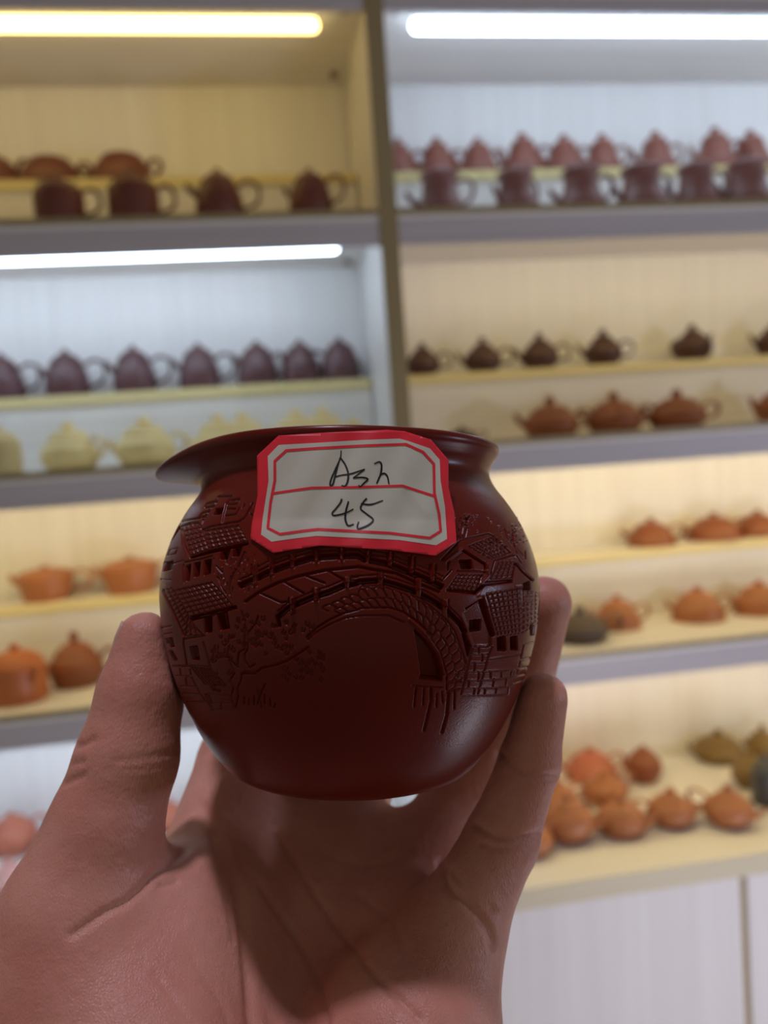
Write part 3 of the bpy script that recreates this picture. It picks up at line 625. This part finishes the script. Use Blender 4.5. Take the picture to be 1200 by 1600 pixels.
def build_pitcher():
    # rows: dense where the carving lies
    full = catmull(OUT, 200); L = np.r_[0, np.cumsum(np.linalg.norm(np.diff(full, axis=0), axis=1))]
    yv = full[:, 1]
    ss, s = [], 0.0
    while s < L[-1]:
        ss.append(s); y = np.interp(s, L, yv)
        s += 0.95 if 752 < y < 1160 and np.interp(s, L, full[:, 0]) > 200 else 3.0
    ss.append(L[-1])
    rr = np.interp(ss, L, full[:, 0]) * S; hh = (930 - np.interp(ss, L, yv)) * S
    n_out = len(rr)
    # lip and inside
    inner = catmull([(227, 701), (221, 699.5), (215, 702), (208, 709), (202, 728), (200, 745), (206, 762), (222, 786), (246, 826), (266, 880), (271, 930), (262, 1000), (236, 1080), (196, 1150), (140, 1183), (60, 1187), (0, 1187)], 5)[1:]
    rr = np.r_[rr, inner[:, 0] * S]; hh = np.r_[hh, (930 - inner[:, 1]) * S]
    rr[0] = 1e-5; rr[-1] = 1e-5
    # columns: 0 = towards the lens
    th = [-PI]; a = -PI
    while a < PI - 0.002:
        st = 0.0034 if abs(a) < 1.62 else 0.03
        a += st; th.append(a)
    th = np.array(th[:-1]); n = len(th)
    TH, RR = np.meshgrid(th, rr); _, HH_ = np.meshgrid(th, hh)
    # pouring lip on the left, turned a little away
    dth = (TH - math.radians(-103) + PI) % (2 * PI) - PI
    g = np.exp(-(np.abs(dth) / 0.50) ** 1.7)
    yy = 930 - HH_ / S
    f = np.clip((786 - yy) / (786 - 699), 0, 1); f = f * f * (3 - 2 * f)
    infl = np.ones(len(rr)); idx = np.arange(len(rr))
    far = (idx > n_out) & (hh < (930 - 790) * S); infl[far] = 0
    f = f * infl[:, None]
    RR = RR + 0.0142 * g * f; HH_ = HH_ - 0.0052 * g * f * f
    P = C0 + HH_[..., None] * UP + (RR * np.sin(TH))[..., None] * E1 + (RR * np.cos(TH))[..., None] * E2
    # relief
    dr = np.gradient(P, axis=0); dt = np.gradient(P, axis=1)
    N = np.cross(dr, dt); N /= np.linalg.norm(N, axis=2, keepdims=True) + 1e-12
    px, py = project(P.reshape(-1, 3)); px = px.reshape(TH.shape); py = py.reshape(TH.shape)
    out_sign = np.sign(np.sum(N[n_out // 2, n // 2] * (P[n_out // 2, n // 2] - C0)))
    N *= out_sign
    front = (np.cos(TH) > -0.03) & (idx[:, None] < n_out - 6) & (np.sum(N * P, axis=2) < 0.00)
    gx = np.clip((px - RX0) * RS, 0, RW - 1.01); gy = np.clip((py - RY0) * RS, 0, RH_ - 1.01)
    ix, iy = gx.astype(int), gy.astype(int); fx, fy = gx - ix, gy - iy
    d = D[iy, ix] * (1 - fx) * (1 - fy) + D[iy, ix + 1] * fx * (1 - fy) + D[iy + 1, ix] * (1 - fx) * fy + D[iy + 1, ix + 1] * fx * fy
    ok = front & (px > RX0 + 1) & (px < RX1 - 2) & (py > RY0 + 1) & (py < RY1 - 2)
    P = P - N * (np.where(ok, d, 0) * 0.0012)[..., None]
    m = len(rr)
    I = np.arange(m * n).reshape(m, n)
    q = np.stack([I[:-1, :], np.roll(I[:-1, :], -1, 1), np.roll(I[1:, :], -1, 1), I[1:, :]], -1).reshape(-1, 4)
    V = to_world(P.reshape(-1, 3)) - POFF
    cxq = px.reshape(-1)[q].mean(1); cyq = py.reshape(-1)[q].mean(1); okq = ok.reshape(-1)[q].all(1)
    # shared smooth normals so that the carved parts meet the body without a seam
    dr = np.gradient(P, axis=0); dt = np.roll(P, -1, 1) - np.roll(P, 1, 1)
    NN = np.cross(dr, dt).reshape(-1, 3); NN /= np.linalg.norm(NN, axis=1, keepdims=True) + 1e-12; NN = NN @ A * out_sign
    tst = V[q[:, 1]] - V[q[:, 0]]; fn = np.cross(tst, V[q[:, 3]] - V[q[:, 0]])
    if np.sum(fn[len(q) // 3] * NN[q[len(q) // 3, 0]]) < 0: q = q[:, ::-1]
    def inpoly(pts):
        return poly_sd(pts, cxq, cyq) > 0
    regions = [('carved_bridge', [(372, 915), (430, 862), (540, 845), (640, 862), (700, 905), (735, 965), (742, 1020), (705, 1090), (650, 1070), (640, 1000), (590, 966), (520, 970), (470, 1005), (440, 975), (400, 950)]),
               ('carved_house', [(245, 880), (290, 812), (345, 770), (400, 790), (392, 850), (360, 870), (362, 900), (300, 925), (245, 940)]),
               ('carved_house', [(245, 940), (300, 925), (340, 908), (372, 950), (365, 990), (330, 1000), (372, 1112), (300, 1112), (262, 1050), (245, 960)]),
               ('carved_house', [(690, 872), (722, 842), (768, 832), (845, 905), (840, 925), (770, 918), (735, 945), (700, 925)]),
               ('carved_house', [(735, 945), (770, 918), (850, 925), (850, 1020), (815, 1095), (715, 1092), (742, 1020)]),
               ('carved_tree', [(372, 950), (400, 950), (440, 975), (470, 1005), (512, 1000), (515, 1070), (455, 1075), (385, 1058), (372, 1112), (330, 1000), (365, 990)])]
    free = okq.copy(); groups = []
    for nm, poly in regions:
        s_ = free & inpoly(poly); free &= ~s_; groups.append((nm, s_))
    rest = np.ones(len(q), bool)
    for _, s_ in groups: rest &= ~s_
    labels = {1: 'tower house carved high on the left', 2: 'house carved low on the left above brick courses', 3: 'upper right carved house cluster', 4: 'lower right carved house with tiled roof and brick wall'}
    for k, (nm, s_) in enumerate([('body', rest)] + groups):
        qs = q[s_]; used, inv = np.unique(qs, return_inverse=True)
        o = fast_mesh(nm, V[used], inv.reshape(-1, 4), M_CLAY, pitcher)
        o.data.normals_split_custom_set_from_vertices([tuple(x) for x in NN[used]])
        if k - 1 in labels: o['label'] = labels[k - 1]
build_pitcher()

# ------------------------------------------------------------------ paper price label
M_PAPER = mat_plain('label_paper', (0.63, 0.61, 0.49), 0.35, 0.5, 0.02, 300)
M_RED = mat_plain('label_red', (0.80, 0.028, 0.045), 0.40, 0.4, 0.03, 300)
M_INK = mat_plain('black_ink', (0.008, 0.008, 0.009), 0.5, 0.3, 0.02, 300)
def zs(*p): return [(390 + .275 * x, 660 + .275 * y) for x, y in p]
def label_point(u, v, lift):
    """rays through label coordinates meet the pitcher's outer hull"""
    u = np.asarray(u, float); v = np.asarray(v, float)
    d = np.stack([(u - 600) / F, (v - 800) / F, np.ones_like(u)], 1); n = np.linalg.norm(d, axis=1, keepdims=True); d /= n
    t = np.full(len(u), 0.115)
    for _ in range(40):
        t = t + np.maximum(cup_sdf(d * t[:, None], True) - 0.0005, -0.0005)
    # buckles in the paper: a ridge right of the writing, curled lower right
    c1 = seg_dist(u, v, (634, 690), (636, 760)); c2 = seg_dist(u, v, (636, 764), (668, 802))
    bmp = 0.0003 * np.exp(-(c1 / 7) ** 2) * np.clip((790 - v) / 60, 0, 1) + 0.00015 * np.exp(-(c2 / 9) ** 2) + 0.0006 * np.clip((u - 640) / 60, 0, 1)
    bmp += 0.0004 * np.sin(u / 23.0 + v / 41.0) ** 2
    return d * (t - bmp - lift)[:, None]
tagp = empty('price_label', (0, 0, 0)); tagp.parent = pitcher; tagp['label'] = 'white paper price label with red border, handwritten Ash 45'
def label_sheet(name, pts, mat, lift, step=5.0, parent=None, solid=0):
    bm = bmesh.new(); vs = [bm.verts.new((x, y, 0)) for x, y in pts]; bm.faces.new(vs)
    xs = [p[0] for p in pts]; ys = [p[1] for p in pts]
    for x in np.arange(min(xs) + step, max(xs), step):
        bmesh.ops.bisect_plane(bm, geom=bm.verts[:] + bm.edges[:] + bm.faces[:], plane_co=(x, 0, 0), plane_no=(1, 0, 0))
    for y in np.arange(min(ys) + step, max(ys), step):
        bmesh.ops.bisect_plane(bm, geom=bm.verts[:] + bm.edges[:] + bm.faces[:], plane_co=(0, y, 0), plane_no=(0, 1, 0))
    uv = np.array([(v.co.x, v.co.y) for v in bm.verts]); P = to_world(label_point(uv[:, 0], uv[:, 1], lift)) - POFF
    for v, p in zip(bm.verts, P): v.co = p
    bmesh.ops.triangulate(bm, faces=bm.faces[:])
    bmesh.ops.recalc_face_normals(bm, faces=bm.faces[:])
    me = bpy.data.meshes.new(name); bm.to_mesh(me); bm.free()
    o = link_mesh(name, me, mat, parent, True)
    if solid:
        md = o.modifiers.new('thick', 'SOLIDIFY'); md.thickness = solid; md.offset = 0
    return o
def label_ribbon(name, strokes, mat, lift, parent=None):
    V, Q = [], []
    for pts, wd, closed in strokes:
        P = np.array(pts, float)
        if closed: P = np.vstack([P, P[0]])
        seg = [P[0]]
        for a, b in zip(P[:-1], P[1:]):
            k = max(1, int(np.linalg.norm(b - a) / 2.5)); seg += [a + (b - a) * t for t in np.linspace(0, 1, k + 1)[1:]]
        P = np.array(seg); n = len(P)
        wds = np.full(n, wd) if not isinstance(wd, tuple) else np.interp(np.linspace(0, 1, n), np.linspace(0, 1, len(wd)), wd)
        st = len(V)
        for i in range(n):
            if closed and i in (0, n - 1): t = (P[1] - P[0]) / np.linalg.norm(P[1] - P[0]) + (P[-1] - P[-2]) / np.linalg.norm(P[-1] - P[-2])
            else: t = P[min(i + 1, n - 1)] - P[max(i - 1, 0)]
            t = t / (np.linalg.norm(t) + 1e-9); nn = np.array([-t[1], t[0]])
            V += [P[i] + nn * wds[i] / 2, P[i] - nn * wds[i] / 2]
        for i in range(n - 1): Q.append((st + 2 * i, st + 2 * i + 1, st + 2 * i + 3, st + 2 * i + 2))
    V = np.array(V); W3 = to_world(label_point(V[:, 0], V[:, 1], lift)) - POFF
    return fast_mesh(name, W3, np.array(Q), mat, parent)
outer = zs((165, 75), (400, 60), (640, 48), (780, 42), (880, 50), (1030, 98), (1130, 215), (1130, 370), (1165, 520), (1175, 680), (1055, 757), (800, 725), (400, 700), (250, 722), (135, 742), (5, 660), (10, 590), (45, 420), (42, 190))
white = zs((165, 128), (400, 115), (640, 100), (850, 92), (900, 105), (1025, 148), (1080, 212), (1085, 330), (1110, 480), (1122, 662), (1060, 698), (850, 668), (380, 645), (250, 660), (125, 678), (65, 637), (75, 540), (108, 330), (103, 192))
ring = zs((208, 160), (400, 146), (640, 133), (888, 124), (985, 168), (1047, 236), (1050, 400), (1077, 520), (1086, 618), (1024, 657), (800, 629), (390, 607), (300, 617), (172, 635), (103, 600), (118, 460), (143, 330), (143, 220))
label_sheet('paper_sheet', outer, M_RED, 0.0, parent=tagp, solid=0.00008)['label'] = 'red bordered paper sheet'
label_sheet('white_field', white, M_PAPER, 0.00011, parent=tagp)
label_ribbon('red_lines', [(ring, 4.3, True), (zs((130, 404), (350, 372), (620, 368), (870, 360), (960, 390), (1055, 420)), 4.0, False)], M_RED, 0.00019, tagp)
A1 = catmull(zs((520, 158), (516, 200), (490, 260), (462, 325), (458, 358), (472, 352), (484, 310), (498, 255), (514, 202)), 5); A2 = catmull(zs((514, 198), (543, 240), (560, 290), (556, 338), (541, 362), (522, 358)), 5)
A3 = catmull(zs((478, 312), (520, 300), (570, 293), (612, 280), (655, 266)), 5); S1 = zs((655, 266), (588, 316)); S2 = catmull(zs((588, 316), (640, 312), (672, 322), (650, 345), (628, 366), (620, 355)), 5)
H1 = catmull(zs((708, 236), (738, 224), (750, 244), (745, 290), (730, 330), (721, 348)), 5); H2 = catmull(zs((722, 346), (742, 302), (765, 290), (783, 308), (792, 350)), 5)
F1 = catmull(zs((524, 434), (515, 458), (490, 490), (470, 514), (478, 528), (520, 522), (560, 508), (590, 492)), 5); F2 = catmull(zs((562, 448), (548, 500), (544, 550), (560, 586), (592, 578)), 5)
V1 = catmull(zs((666, 431), (645, 455), (631, 490), (665, 520), (702, 553), (675, 583), (622, 604), (612, 590), (620, 564)), 5); V2 = catmull(zs((632, 462), (690, 466), (758, 443)), 5)
label_ribbon('handwriting', [(s_, wd, False) for s_, wd in ((A1, (1.6, 2.6, 3.0, 2.0)), (A2, (2.4, 3.2, 2.2)), (A3, (1.8, 2.4, 2.2)), (S1, 2.0), (S2, (2.2, 2.8, 1.8)), (H1, (2.0, 3.0, 2.0)), (H2, (2.0, 3.0, 2.4)), (F1, (3.0, 2.6, 2.6, 2.0)), (F2, (2.6, 3.4, 2.0)), (V1, (3.0, 2.6, 3.0, 2.2)), (V2, (2.4, 2.8, 1.6)))], M_INK, 0.00021, tagp)

# ------------------------------------------------------------------ the hand
def P4(x, y, z, r): return (np.array([(x - 600) / F * z, (y - 800) / F * z, z]), r * z / F)
CH = {
 'thumb': [P4(60, 1640, .150, 135), P4(112, 1425, .158, 106), P4(165, 1290, .162, 86), P4(199, 1185, .165, 77), P4(220, 1085, .168, 65), P4(226, 1000, .170, 44)],
 'index': [P4(312, 1440, .176, 96), P4(390, 1195, .214, 80), P4(520, 1010, .238, 60), P4(620, 890, .232, 48)],
 'middle': [P4(500, 1430, .184, 82), P4(536, 1230, .222, 74), P4(640, 1040, .240, 55), P4(720, 900, .230, 46)],
 'ring': [P4(612, 1440, .178, 76), P4(714, 1262, .203, 60), P4(812, 1085, .207, 47), P4(851, 942, .198, 42)],
 'pinky': [P4(703, 1470, .162, 74), P4(784, 1312, .171, 56), P4(828, 1190, .172, 46), P4(848, 1090, .170, 39)],
}
PALM = [(P4(335, 1440, .178, 86), P4(350, 2000, .140, 150)), (P4(500, 1430, .188, 80), P4(450, 2000, .142, 150)), (P4(612, 1440, .180, 80), P4(530, 2000, .140, 150)),
        (P4(703, 1470, .163, 76), P4(640, 1640, .152, 120)), (P4(640, 1640, .152, 120), P4(585, 2000, .132, 165)),
        (P4(130, 1480, .158, 108), P4(225, 1690, .148, 150)), (P4(225, 1690, .148, 150), P4(320, 2000, .134, 190)), (P4(275, 1430, .170, 95), P4(285, 1700, .152, 125)),
        (P4(450, 1560, .180, 95), P4(450, 2000, .140, 170)), (P4(430, 2000, .130, 225), P4(430, 2700, .118, 240)),
        (P4(250, 1480, .165, 90), P4(340, 1460, .178, 85)), (P4(385, 1330, .196, 84), P4(525, 1335, .202, 76)), (P4(545, 1330, .202, 72), P4(640, 1345, .196, 66))]
def round_cone(P, a, b, r1, r2):
    ba = b - a; l2 = ba @ ba; rr = r1 - r2; a2 = l2 - rr * rr; il2 = 1 / l2
    pa = P - a; y = pa @ ba; z = y - l2
    v = pa * l2 - y[:, None] * ba; x2 = np.einsum('ij,ij->i', v, v); y2 = y * y * l2; z2 = z * z * l2
    k = np.sign(rr) * rr * rr * x2
    d = (np.sqrt(x2 * a2 * il2) + y * rr) * il2 - r1
    c1 = np.sign(z) * a2 * z2 > k; c2 = np.sign(y) * a2 * y2 < k
    d = np.where(c2, np.sqrt(x2 + y2) * il2 - r1, d); d = np.where(c1, np.sqrt(x2 + z2) * il2 - r2, d)
    return d
def smin(a, b, k):
    h = np.clip(0.5 + 0.5 * (b - a) / k, 0, 1); return b + (a - b) * h - k * h * (1 - h)
def hand_sdf(P):
    palm = None
    for (a, r1), (b_, r2) in PALM:
        d = round_cone(P, a, b_, r1, r2); palm = d if palm is None else smin(palm, d, 0.012)
    res = palm
    for nm, ch in CH.items():
        f = None
        for (a, r1), (b_, r2) in zip(ch[:-1], ch[1:]):
            d = round_cone(P, a, b_, r1, r2); f = d if f is None else smin(f, d, 0.002)
        res = np.minimum(res, smin(palm, f, 0.008 if nm == 'thumb' else 0.0055))
    c = -(cup_sdf(P) - 0.00015)
    return -smin(-res, -c, 0.0012)
def build_hand():
    lo = np.array([-0.105, 0.006, 0.082]); hi = np.array([0.062, 0.165, 0.262]); h = 0.0007; cs = 4
    nc = np.ceil((hi - lo) / (h * cs)).astype(int) + 1
    gx = [lo[i] + np.arange(nc[i]) * h * cs for i in range(3)]
    G = np.stack(np.meshgrid(*gx, indexing='ij'), -1).reshape(-1, 3)
    c = hand_sdf(G).reshape(nc)
    nf = (nc - 1) * cs + 1
    # trilinear up-sampling, then exact values near the surface
    def up(a, ax):
        n = a.shape[ax]; i = np.arange((n - 1) * cs + 1); i0 = np.minimum(i // cs, n - 2); f = (i - i0 * cs) / cs
        sh = [1, 1, 1]; sh[ax] = -1; f = f.reshape(sh)
        return np.take(a, i0, ax) * (1 - f) + np.take(a, i0 + 1, ax) * f
    v = up(up(up(c.astype(np.float32), 0), 1), 2).astype(np.float32)
    near = np.argwhere(np.abs(v) < 0.0016)
    for s in range(0, len(near), 400000):
        ii = near[s:s + 400000]; v[ii[:, 0], ii[:, 1], ii[:, 2]] = hand_sdf(lo + ii * h)
    v[0], v[-1], v[:, 0], v[:, -1], v[:, :, 0], v[:, :, -1] = 1e-3, 1e-3, 1e-3, 1e-3, 1e-3, 1e-3
    s = v < 0
    cells = np.zeros(np.array(v.shape) - 1, np.int8)
    for dx in (0, 1):
        for dy in (0, 1):
            for dz in (0, 1): cells += s[dx:s.shape[0] - 1 + dx, dy:s.shape[1] - 1 + dy, dz:s.shape[2] - 1 + dz]
    act = np.argwhere((cells > 0) & (cells < 8)); idx = np.full(cells.shape, -1, np.int32); idx[tuple(act.T)] = np.arange(len(act))
    pos = np.zeros((len(act), 3)); cnt = np.zeros(len(act))
    cor = [(x, y, z) for x in (0, 1) for y in (0, 1) for z in (0, 1)]
    for a in cor:
        for ax in range(3):
            if a[ax]: continue
            b_ = list(a); b_[ax] = 1; b_ = tuple(b_)
            va = v[act[:, 0] + a[0], act[:, 1] + a[1], act[:, 2] + a[2]]; vb = v[act[:, 0] + b_[0], act[:, 1] + b_[1], act[:, 2] + b_[2]]
            m = (va < 0) != (vb < 0); t = np.where(m, va / (va - vb + 1e-20), 0)
            p = np.array(a, float)[None].repeat(len(act), 0); p[:, ax] = t
            pos[m] += p[m]; cnt[m] += 1
    P = lo + (act + pos / cnt[:, None]) * h
    Q = []
    for ax in range(3):
        sl0 = [slice(None)] * 3; sl1 = [slice(None)] * 3; sl0[ax] = slice(0, -1); sl1[ax] = slice(1, None)
        e = np.argwhere(s[tuple(sl0)] != s[tuple(sl1)])
        o1, o2 = [(1, 2), (2, 0), (0, 1)][ax]
        d1 = np.eye(3, dtype=int)[o1]; d2 = np.eye(3, dtype=int)[o2]
        ok = (e[:, o1] > 0) & (e[:, o2] > 0); e = e[ok]
        q = np.stack([idx[tuple((e - d1 - d2).T)], idx[tuple((e - d2).T)], idx[tuple(e.T)], idx[tuple((e - d1).T)]], 1)
        flip = ~s[tuple(e.T)]; q[flip] = q[flip][:, ::-1]; Q.append(q)
    Q = np.vstack(Q)
    # a little smoothing of the grid steps
    for _ in range(4):
        acc = np.zeros_like(P); n = np.zeros(len(P))
        for i in range(4):
            np.add.at(acc, Q[:, i], P[Q[:, (i + 1) % 4]] + P[Q[:, (i + 3) % 4]]); np.add.at(n, Q[:, i], 2)
        P = P * 0.45 + 0.55 * acc / n[:, None]
    # normals and skin creases
    fn = np.cross(P[Q[:, 2]] - P[Q[:, 0]], P[Q[:, 3]] - P[Q[:, 1]]); N = np.zeros_like(P)
    for i in range(4): np.add.at(N, Q[:, i], fn)
    N /= np.linalg.norm(N, axis=1, keepdims=True) + 1e-15
    px, py = project(P); face = np.clip(-np.sum(N * P, 1) / np.linalg.norm(P, axis=1) * 3, 0, 1)
    def crease(pts, wd, dp):
        nonlocal P
        best = np.full(len(P), 1e9); pts = catmull(pts, 5)
        for a, b_ in zip(pts[:-1], pts[1:]): best = np.minimum(best, seg_dist(px, py, a, b_))
        P = P - N * (dp * np.exp(-(best / wd) ** 2) * face)[:, None]
    for pts, wd, dp in (
        ([(318, 1262), (345, 1320), (372, 1400), (386, 1500), (394, 1620)], 9, .0010), ([(330, 1300), (352, 1390), (366, 1470)], 5, .0004), ([(352, 1290), (400, 1330), (428, 1362)], 5, .0003),
        ([(432, 1300), (470, 1362), (520, 1440), (582, 1520), (655, 1592)], 6, .0007), ([(408, 1385), (440, 1432), (478, 1490), (503, 1550), (513, 1620)], 6, .0006),
        ([(232, 1380), (200, 1408), (165, 1425), (110, 1462)], 7, .0008), ([(235, 1372), (262, 1352), (288, 1330)], 7, .0008), ([(250, 1385), (275, 1378)], 5, .0006),
        ([(780, 1176), (806, 1200), (840, 1212), (878, 1212)], 5, .0007), ([(742, 1288), (772, 1306), (806, 1310), (842, 1302)], 5, .0007), ([(752, 1318), (790, 1326), (840, 1316)], 4, .0004),
        ([(688, 1350), (700, 1386), (732, 1412), (758, 1444), (772, 1476)], 7, .0010), ([(705, 1360), (735, 1400), (770, 1420)], 5, .0005),
        ([(180, 1190), (232, 1184), (290, 1172)], 6, .0003), ([(170, 1205), (230, 1200), (285, 1192)], 4, .0002), ([(110, 1166), (128, 1164), (145, 1156)], 5, .0007), ([(90, 1228), (112, 1220), (130, 1212)], 5, .0006), ([(105, 1196), (130, 1190)], 4, .0004),
        ([(640, 1330), (610, 1345), (560, 1350), (520, 1340)], 7, .0004), ([(300, 1500), (340, 1560), (365, 1620)], 5, .0003), ([(240, 1520), (300, 1600)], 5, .0003), ([(560, 1400), (610, 1440), (640, 1500)], 6, .0003)):
        crease(pts, wd, dp)
    skin, nt, b = mat_new('skin')
    b.inputs['Roughness'].default_value = 0.45; b.inputs['Specular IOR Level'].default_value = 0.42
    b.inputs['Subsurface Weight'].default_value = 0.35; b.inputs['Subsurface Radius'].default_value = (1.0, 0.35, 0.2); b.inputs['Subsurface Scale'].default_value = 0.0022
    tc = nt.nodes.new('ShaderNodeTexCoord')
    n1 = nt.nodes.new('ShaderNodeTexNoise'); n1.inputs['Scale'].default_value = 60; n1.inputs['Detail'].default_value = 6
    rp = nt.nodes.new('ShaderNodeValToRGB'); rp.color_ramp.elements[0].position = .32; rp.color_ramp.elements[1].position = .70
    rp.color_ramp.elements[0].color = (0.60, 0.240, 0.172, 1); rp.color_ramp.elements[1].color = (0.72, 0.345, 0.258, 1)
    nt.links.new(tc.outputs['Object'], n1.inputs['Vector']); nt.links.new(n1.outputs['Fac'], rp.inputs['Fac']); nt.links.new(rp.outputs['Color'], b.inputs['Base Color'])
    mp = nt.nodes.new('ShaderNodeMapping'); mp.inputs['Scale'].default_value = (1900, 1900, 500); mp.inputs['Rotation'].default_value = (0, 0.35, 0.2)
    n2 = nt.nodes.new('ShaderNodeTexVoronoi'); n2.feature = 'DISTANCE_TO_EDGE'; n2.inputs['Scale'].default_value = 1.0
    n3 = nt.nodes.new('ShaderNodeTexNoise'); n3.inputs['Scale'].default_value = 420; n3.inputs['Detail'].default_value = 5
    nt.links.new(tc.outputs['Object'], mp.inputs['Vector']); nt.links.new(mp.outputs['Vector'], n2.inputs['Vector']); nt.links.new(tc.outputs['Object'], n3.inputs['Vector'])
    b1 = nt.nodes.new('ShaderNodeBump'); b1.inputs['Strength'].default_value = 0.55; b1.inputs['Distance'].default_value = 0.00025
    b2 = nt.nodes.new('ShaderNodeBump'); b2.inputs['Strength'].default_value = 0.5; b2.inputs['Distance'].default_value = 0.0006
    nt.links.new(n2.outputs['Distance'], b1.inputs['Height']); nt.links.new(n3.outputs['Fac'], b2.inputs['Height']); nt.links.new(b1.outputs['Normal'], b2.inputs['Normal']); nt.links.new(b2.outputs['Normal'], b.inputs['Normal'])
    org = to_world(np.array([[-0.03, 0.165, 0.14]]))[0]
    o = fast_mesh('hand', to_world(P) - org, Q, skin); o.location = org
    tag(o, 'left hand, palm toward the viewer, thumb and fingers gripping the dark carved pitcher', 'hand')
    mn = mat_plain('nail', (0.60, 0.36, 0.30), 0.25, 0.5, 0.03, 300)
    # nails: curved plates on the backs of the finger tips
    for nm, back, L, Wd in (('thumb', (-1.0, -0.05, 0.35), .0125, .0062), ('ring', (0.35, 0.0, 0.95), .0095, .0045), ('pinky', (0.40, 0.0, 0.92), .0085, .0040)):
        (a, ra), (t, rt) = CH[nm][-2], CH[nm][-1]
        ax = (t - a) / np.linalg.norm(t - a); bk = np.array(back); bk -= ax * (bk @ ax); bk /= np.linalg.norm(bk); sd = np.cross(ax, bk)
        V, Qn = [], []
        for i, u in enumerate(np.linspace(0, 1, 12)):
            cen = t + ax * (rt * 0.62 - L * (1 - u)); r = np.interp(u, [0, .7, 1], [rt * 1.10 + .0002, rt * 1.02, rt * .80])
            ww = Wd * min(1, 0.75 + 1.2 * math.sqrt(max(0, u * (1 - u) + .02)))
            for j, s_ in enumerate(np.linspace(-1, 1, 9)):
                ang = s_ * ww / rt; V.append(cen + r * (math.cos(ang) * bk + math.sin(ang) * sd))
        for i in range(11):
            for j in range(8): Qn.append((i * 9 + j, i * 9 + j + 1, (i + 1) * 9 + j + 1, (i + 1) * 9 + j))
        nl = fast_mesh('fingernail', to_world(np.array(V)) - org, np.array(Qn), mn, o); nl['label'] = nm.replace('ring', 'ring finger').replace('pinky', 'little finger') + ' nail'
        md = nl.modifiers.new('thick', 'SOLIDIFY'); md.thickness = 0.0005; md.offset = 0
build_hand()
